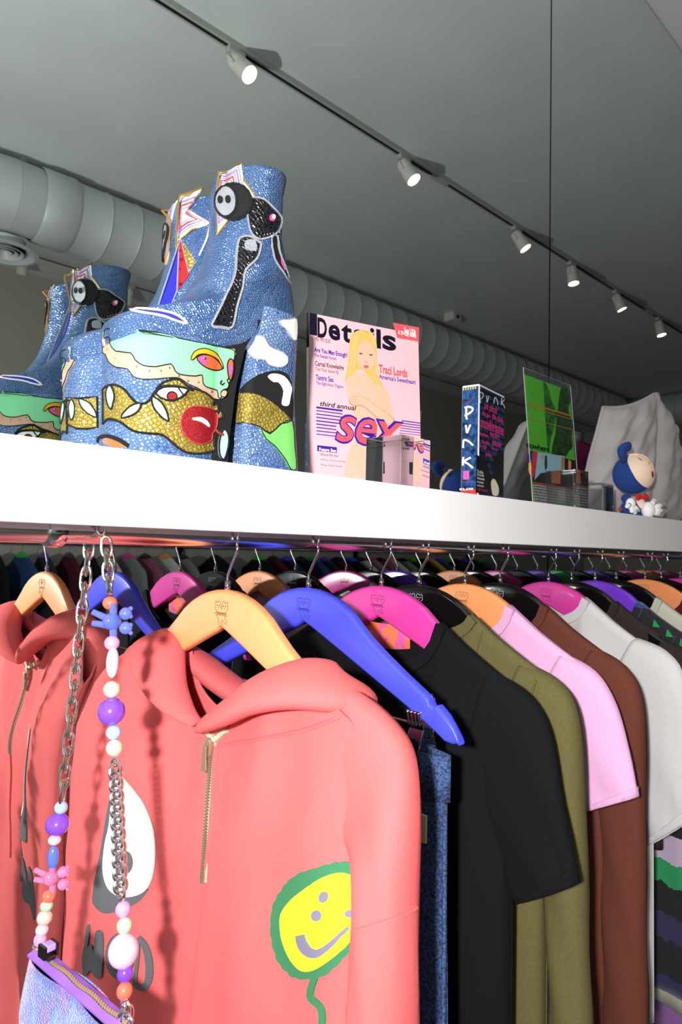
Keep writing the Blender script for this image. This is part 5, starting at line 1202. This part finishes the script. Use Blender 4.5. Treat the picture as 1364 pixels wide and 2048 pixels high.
for q in ((246, 1819, 15, 15.5, 'pink'), (249, 1851, 15.5, 16, 'mint'), (247, 1902, 30, 32.5, 'rose'), (250, 1947, 15.5, 16.5, 'indigo'), (249, 1982, 15.5, 16.5, 'coral')): bead(q[0], q[1], q[2], q[3], 1, q[4])
wire(250, 1996, 2012, 1)
chain((251, 2008), (254, 2064), 4, 1, .0014, .0105, M_link2, True)
# back strand
chain((180, 1076), (124, 1600), 16, -1, .0014, .0092, M_link)
wire(123, 1596, 1606, -1)
for q in ((122, 1615, 13, 13, 'ice'), (115, 1649, 23, 22, 'violet'), (109, 1680, 12.5, 10, 'rose'), (106, 1715, 10.5, 24, 'blue')): bead(q[0], q[1], q[2], q[3], -1, q[4])
bear(103, 1756, -1, M_bpk, .9)
for q in ((97, 1793, 12.5, 12.5, 'coral'), (93, 1812, 12.5, 11.5, 'mint'), (89, 1836, 15, 15, 'pearl'), (84, 1860, 12.5, 11.5, 'rose'), (80, 1880, 12.5, 13, 'pink')): bead(q[0], q[1], q[2], q[3], -1, q[4])
# the pouch
M_fuzz = bpy.data.materials.new('fuzzy tie-dye'); M_fuzz.use_nodes = True; nt = M_fuzz.node_tree; L_ = nt.links; b = nt.nodes['Principled BSDF']; tc = nt.nodes.new('ShaderNodeTexCoord')
n1 = nt.nodes.new('ShaderNodeTexNoise'); n1.inputs['Scale'].default_value = 22; n1.inputs['Detail'].default_value = 3; n1.inputs['Distortion'].default_value = .6; L_.new(tc.outputs['Object'], n1.inputs['Vector'])
cr = nt.nodes.new('ShaderNodeValToRGB'); els = cr.color_ramp.elements; els[0].position = .28; els[0].color = srgb('#b8486a'); els[1].position = .78; els[1].color = srgb('#7088bc')
for p, c in ((.36, '#a468a8'), (.43, '#5c4288'), (.50, '#3a4a98'), (.6, '#4f6cae'), (.68, '#7c68b4')): e = els.new(p); e.color = srgb(c)
L_.new(n1.outputs['Fac'], cr.inputs[0]); L_.new(cr.outputs[0], b.inputs['Base Color']); b.inputs['Roughness'].default_value = .95; b.inputs['Sheen Weight'].default_value = .5
n2 = nt.nodes.new('ShaderNodeTexNoise'); n2.inputs['Scale'].default_value = 700; bpn = nt.nodes.new('ShaderNodeBump'); bpn.inputs['Strength'].default_value = .9; bpn.inputs['Distance'].default_value = .002; L_.new(tc.outputs['Object'], n2.inputs['Vector']); L_.new(n2.outputs['Fac'], bpn.inputs['Height']); L_.new(bpn.outputs[0], b.inputs['Normal'])
gl_, gr_ = at(72, 1905, 1, .640), at(254, 2052, 1, .500)
gr_.z = min(gr_.z, gl_.z-.004)
dirv = (gr_-gl_); hv = Vector((dirv.x, dirv.y, 0)); Lg = hv.length; hx_ = hv.normalized(); nx = Vector((hx_.y, -hx_.x, 0))
if nx.dot(CAM-gl_) < 0: nx = -nx
N_, M_n = 26, 20; pm = MB(); Hb = .125
for sgn in (1, -1):
    g = []
    for i in range(M_n+1):
        for j in range(N_+1):
            u, v = j/N_, i/M_n; wv = 1+.10*v
            p = gl_+(dirv*u)+hx_*(u-.5)*Lg*.10*v-Vector((0, 0, Hb*v))
            k = (max(0, 1-(2*u-1)**4))**.5*(.25+.75*min(1, v*3))*max(0, 1-max(0, v-.55)/.45*1.0)**.5
            g.append(p+nx*sgn*(.006*(1 if 0 < u < 1 else 0)*(1-v)+.017*k)+nx*.002*math.sin(u*9+v*4))
    fs = [(i*(N_+1)+j, i*(N_+1)+j+1, (i+1)*(N_+1)+j+1, (i+1)*(N_+1)+j) for i in range(M_n) for j in range(N_)]
    pm.add(g, fs if sgn < 0 else [f[::-1] for f in fs])
po = obj('pouch', pm, M_fuzz, bag, angle=None, solid=.0015)
M_ltape = mat('lilac zip tape', '#8558c4', .75, bump=.2, bscale=900)
for sgn in (1, -1):
    tpv = [[gl_+dirv*(j/24)+nx*sgn*o_+Vector((0, 0, h)) for o_, h in ((.0078, -.0005), (.0080, .0014), (.0022, .0035+.0008*math.sin(j*.9)), (.0020, .0022+.0008*math.sin(j*.9)))] for j in range(25)]
    obj('zip_tape', MB().loft(tpv), M_ltape, bag)
tm = MB()
for j in range(90):
    t = (j+.5)/90; c = gl_+dirv*t+Vector((0, 0, .0035+.0008*math.sin(t*24*.9))); sg = 1 if j % 2 else -1
    Mx = Matrix.Translation(c) @ Matrix((hx_, nx, Vector((0, 0, 1)))).transposed().to_4x4(); tm.box((-.0006, -.0008+sg*.0008, -.0008), (.0006, .0008+sg*.0008, .0012), Mx)
obj('zip_teeth', tm, mat('gold zip metal', '#d8c694', .35, .7), bag, smooth=False, kind='stuff')
q = gl_+dirv*.16+Vector((0, 0, .004)); Mx = Matrix.Translation(q) @ Matrix((hx_, nx, Vector((0, 0, 1)))).transposed().to_4x4()
zs = obj('zip_slider', MB().box((-.005, -.004, 0), (.005, .004, .004), Mx), mat('gunmetal', '#4a464c', .25, .9), bag, smooth=False, bevel=.001)
obj('slider_pull', MB().box((-.006, -.0045, .007), (.004, .0045, .013), Mx), mat('lilac enamel', '#9a86dc', .3), zs, smooth=False, bevel=.0015)
mb = MB()
for e in (-1, 1): mb.box((-.007, e*.0055-.0012, .002), (.004, e*.0055+.0012, .0125), Mx)
obj('pull_cheek', mb, M_black, zs, smooth=False)
for cpt in (gl_+Vector((0, 0, .006)), gr_+Vector((0, 0, .006))):
    obj('d_ring', MB().tube([cpt+hx_*.006*math.cos(a)+Vector((0, 0, .006*math.sin(a))) for a in [2*math.pi*k/20 for k in range(20)]], .0011, 8, loop=True), M_link2, bag)

# ------------------------------------------------------------------ rack along the opposite wall, seen only in the mirror
OY = Y0+.30
orl = thing('clothes_rail', 'long rail with clothes along the opposite wall, seen in the mirror', 'clothes rail', (3, OY, RZ))
obj('tube', MB().cyl((.2, OY, CAMZ+.01), (6.6, OY, CAMZ+.01), .013, 16), M_steel, orl)
for x in (.4, 2.72, 4.6, 6.4): obj('upright', MB().box((x-.02, Y0+.005, 0), (x+.02, Y0+.03, CAMZ+.3)), M_slot, orl, smooth=False); obj('rail_arm', MB().cyl((x, Y0+.005, CAMZ+.01), (x, OY, CAMZ+.01), .008, 10), M_steel, orl)
RK = {}
cols = [('black', '#111214'), ('yellow', '#c2ae2c'), ('slate blue', '#3d4668'), ('black', '#111214'), ('maroon', '#4c1c28'), ('navy', '#1a2740'), ('black', '#111214'), ('blue', '#25406e'), ('charcoal', '#2a2c2e'), ('maroon', '#4c1c28'), ('black', '#111214'), ('off-white', '#bfbdb8'), ('grey', '#777b7a'), ('rose', '#8c5068'), ('off-white', '#bfbdb8'), ('grey', '#777b7a'), ('dark green', '#1e3a2c')]
hcol = ['black', 'orange', 'blue', 'green', 'black', 'blue', 'black', 'green', 'purple', 'black', 'blue', 'black', 'magenta', 'black', 'orange', 'black', 'green']
def rack_tee(m, zb):
    mb = body(0, .19, zb, .085, .05, th=.022, seed=zb*40, N=20, M=12)
    s2 = [sleeve(0, SHORT_O, SHORT_I, s_, n=10, sub=2) for s_ in (1, -1)]
    return mb.mesh('body', m, True), [q.mesh('sleeve', m, True) for q in s2]
x = .52; i = 0
while x < 6.3:
    cn, ch = cols[i % len(cols)]
    if abs(x-2.72) > .12 and not (2.85 < x < 3.2):
        zb = -.62-.12*((i*7) % 5)/4; key = (cn, (i*7) % 5)
        if key not in RK: RK[key] = rack_tee(cloth('rack '+cn, ch), zb)
        part_ = ('near', 'middle', 'far')[min(i//len(cols), 2)]; pv, nx_ = cols[(i-1) % len(cols)][0], cols[(i+1) % len(cols)][0]
        t = thing('hanging_top', '%s top between %s and %s ones, %s stretch of the mirrored rack' % (cn, pv, nx_, part_), 'shirt', (x, OY, CAMZ), 'clothes on the opposite rack', local=True)
        t.rotation_euler = (0, 0, math.pi+math.radians(rng.uniform(-6, 6)))
        M0 = Matrix.Translation((0, -RY, -CAMZ))
        o = obj('body', RK[key][0], None, t); o.matrix_parent_inverse = M0
        for sm2 in RK[key][1]: o = obj('sleeve', sm2, None, t); o.matrix_parent_inverse = M0
        hg = hanger(x, hcol[i % len(hcol)], '%s hanger of the %s top after a %s one, %s stretch of mirrored rack' % (hcol[i % len(hcol)], cn, pv, part_), t.rotation_euler.z, -.0025, OY, 'hangers on the opposite rack', marked=False)
    x += rng.uniform(.125, .155); i += 1
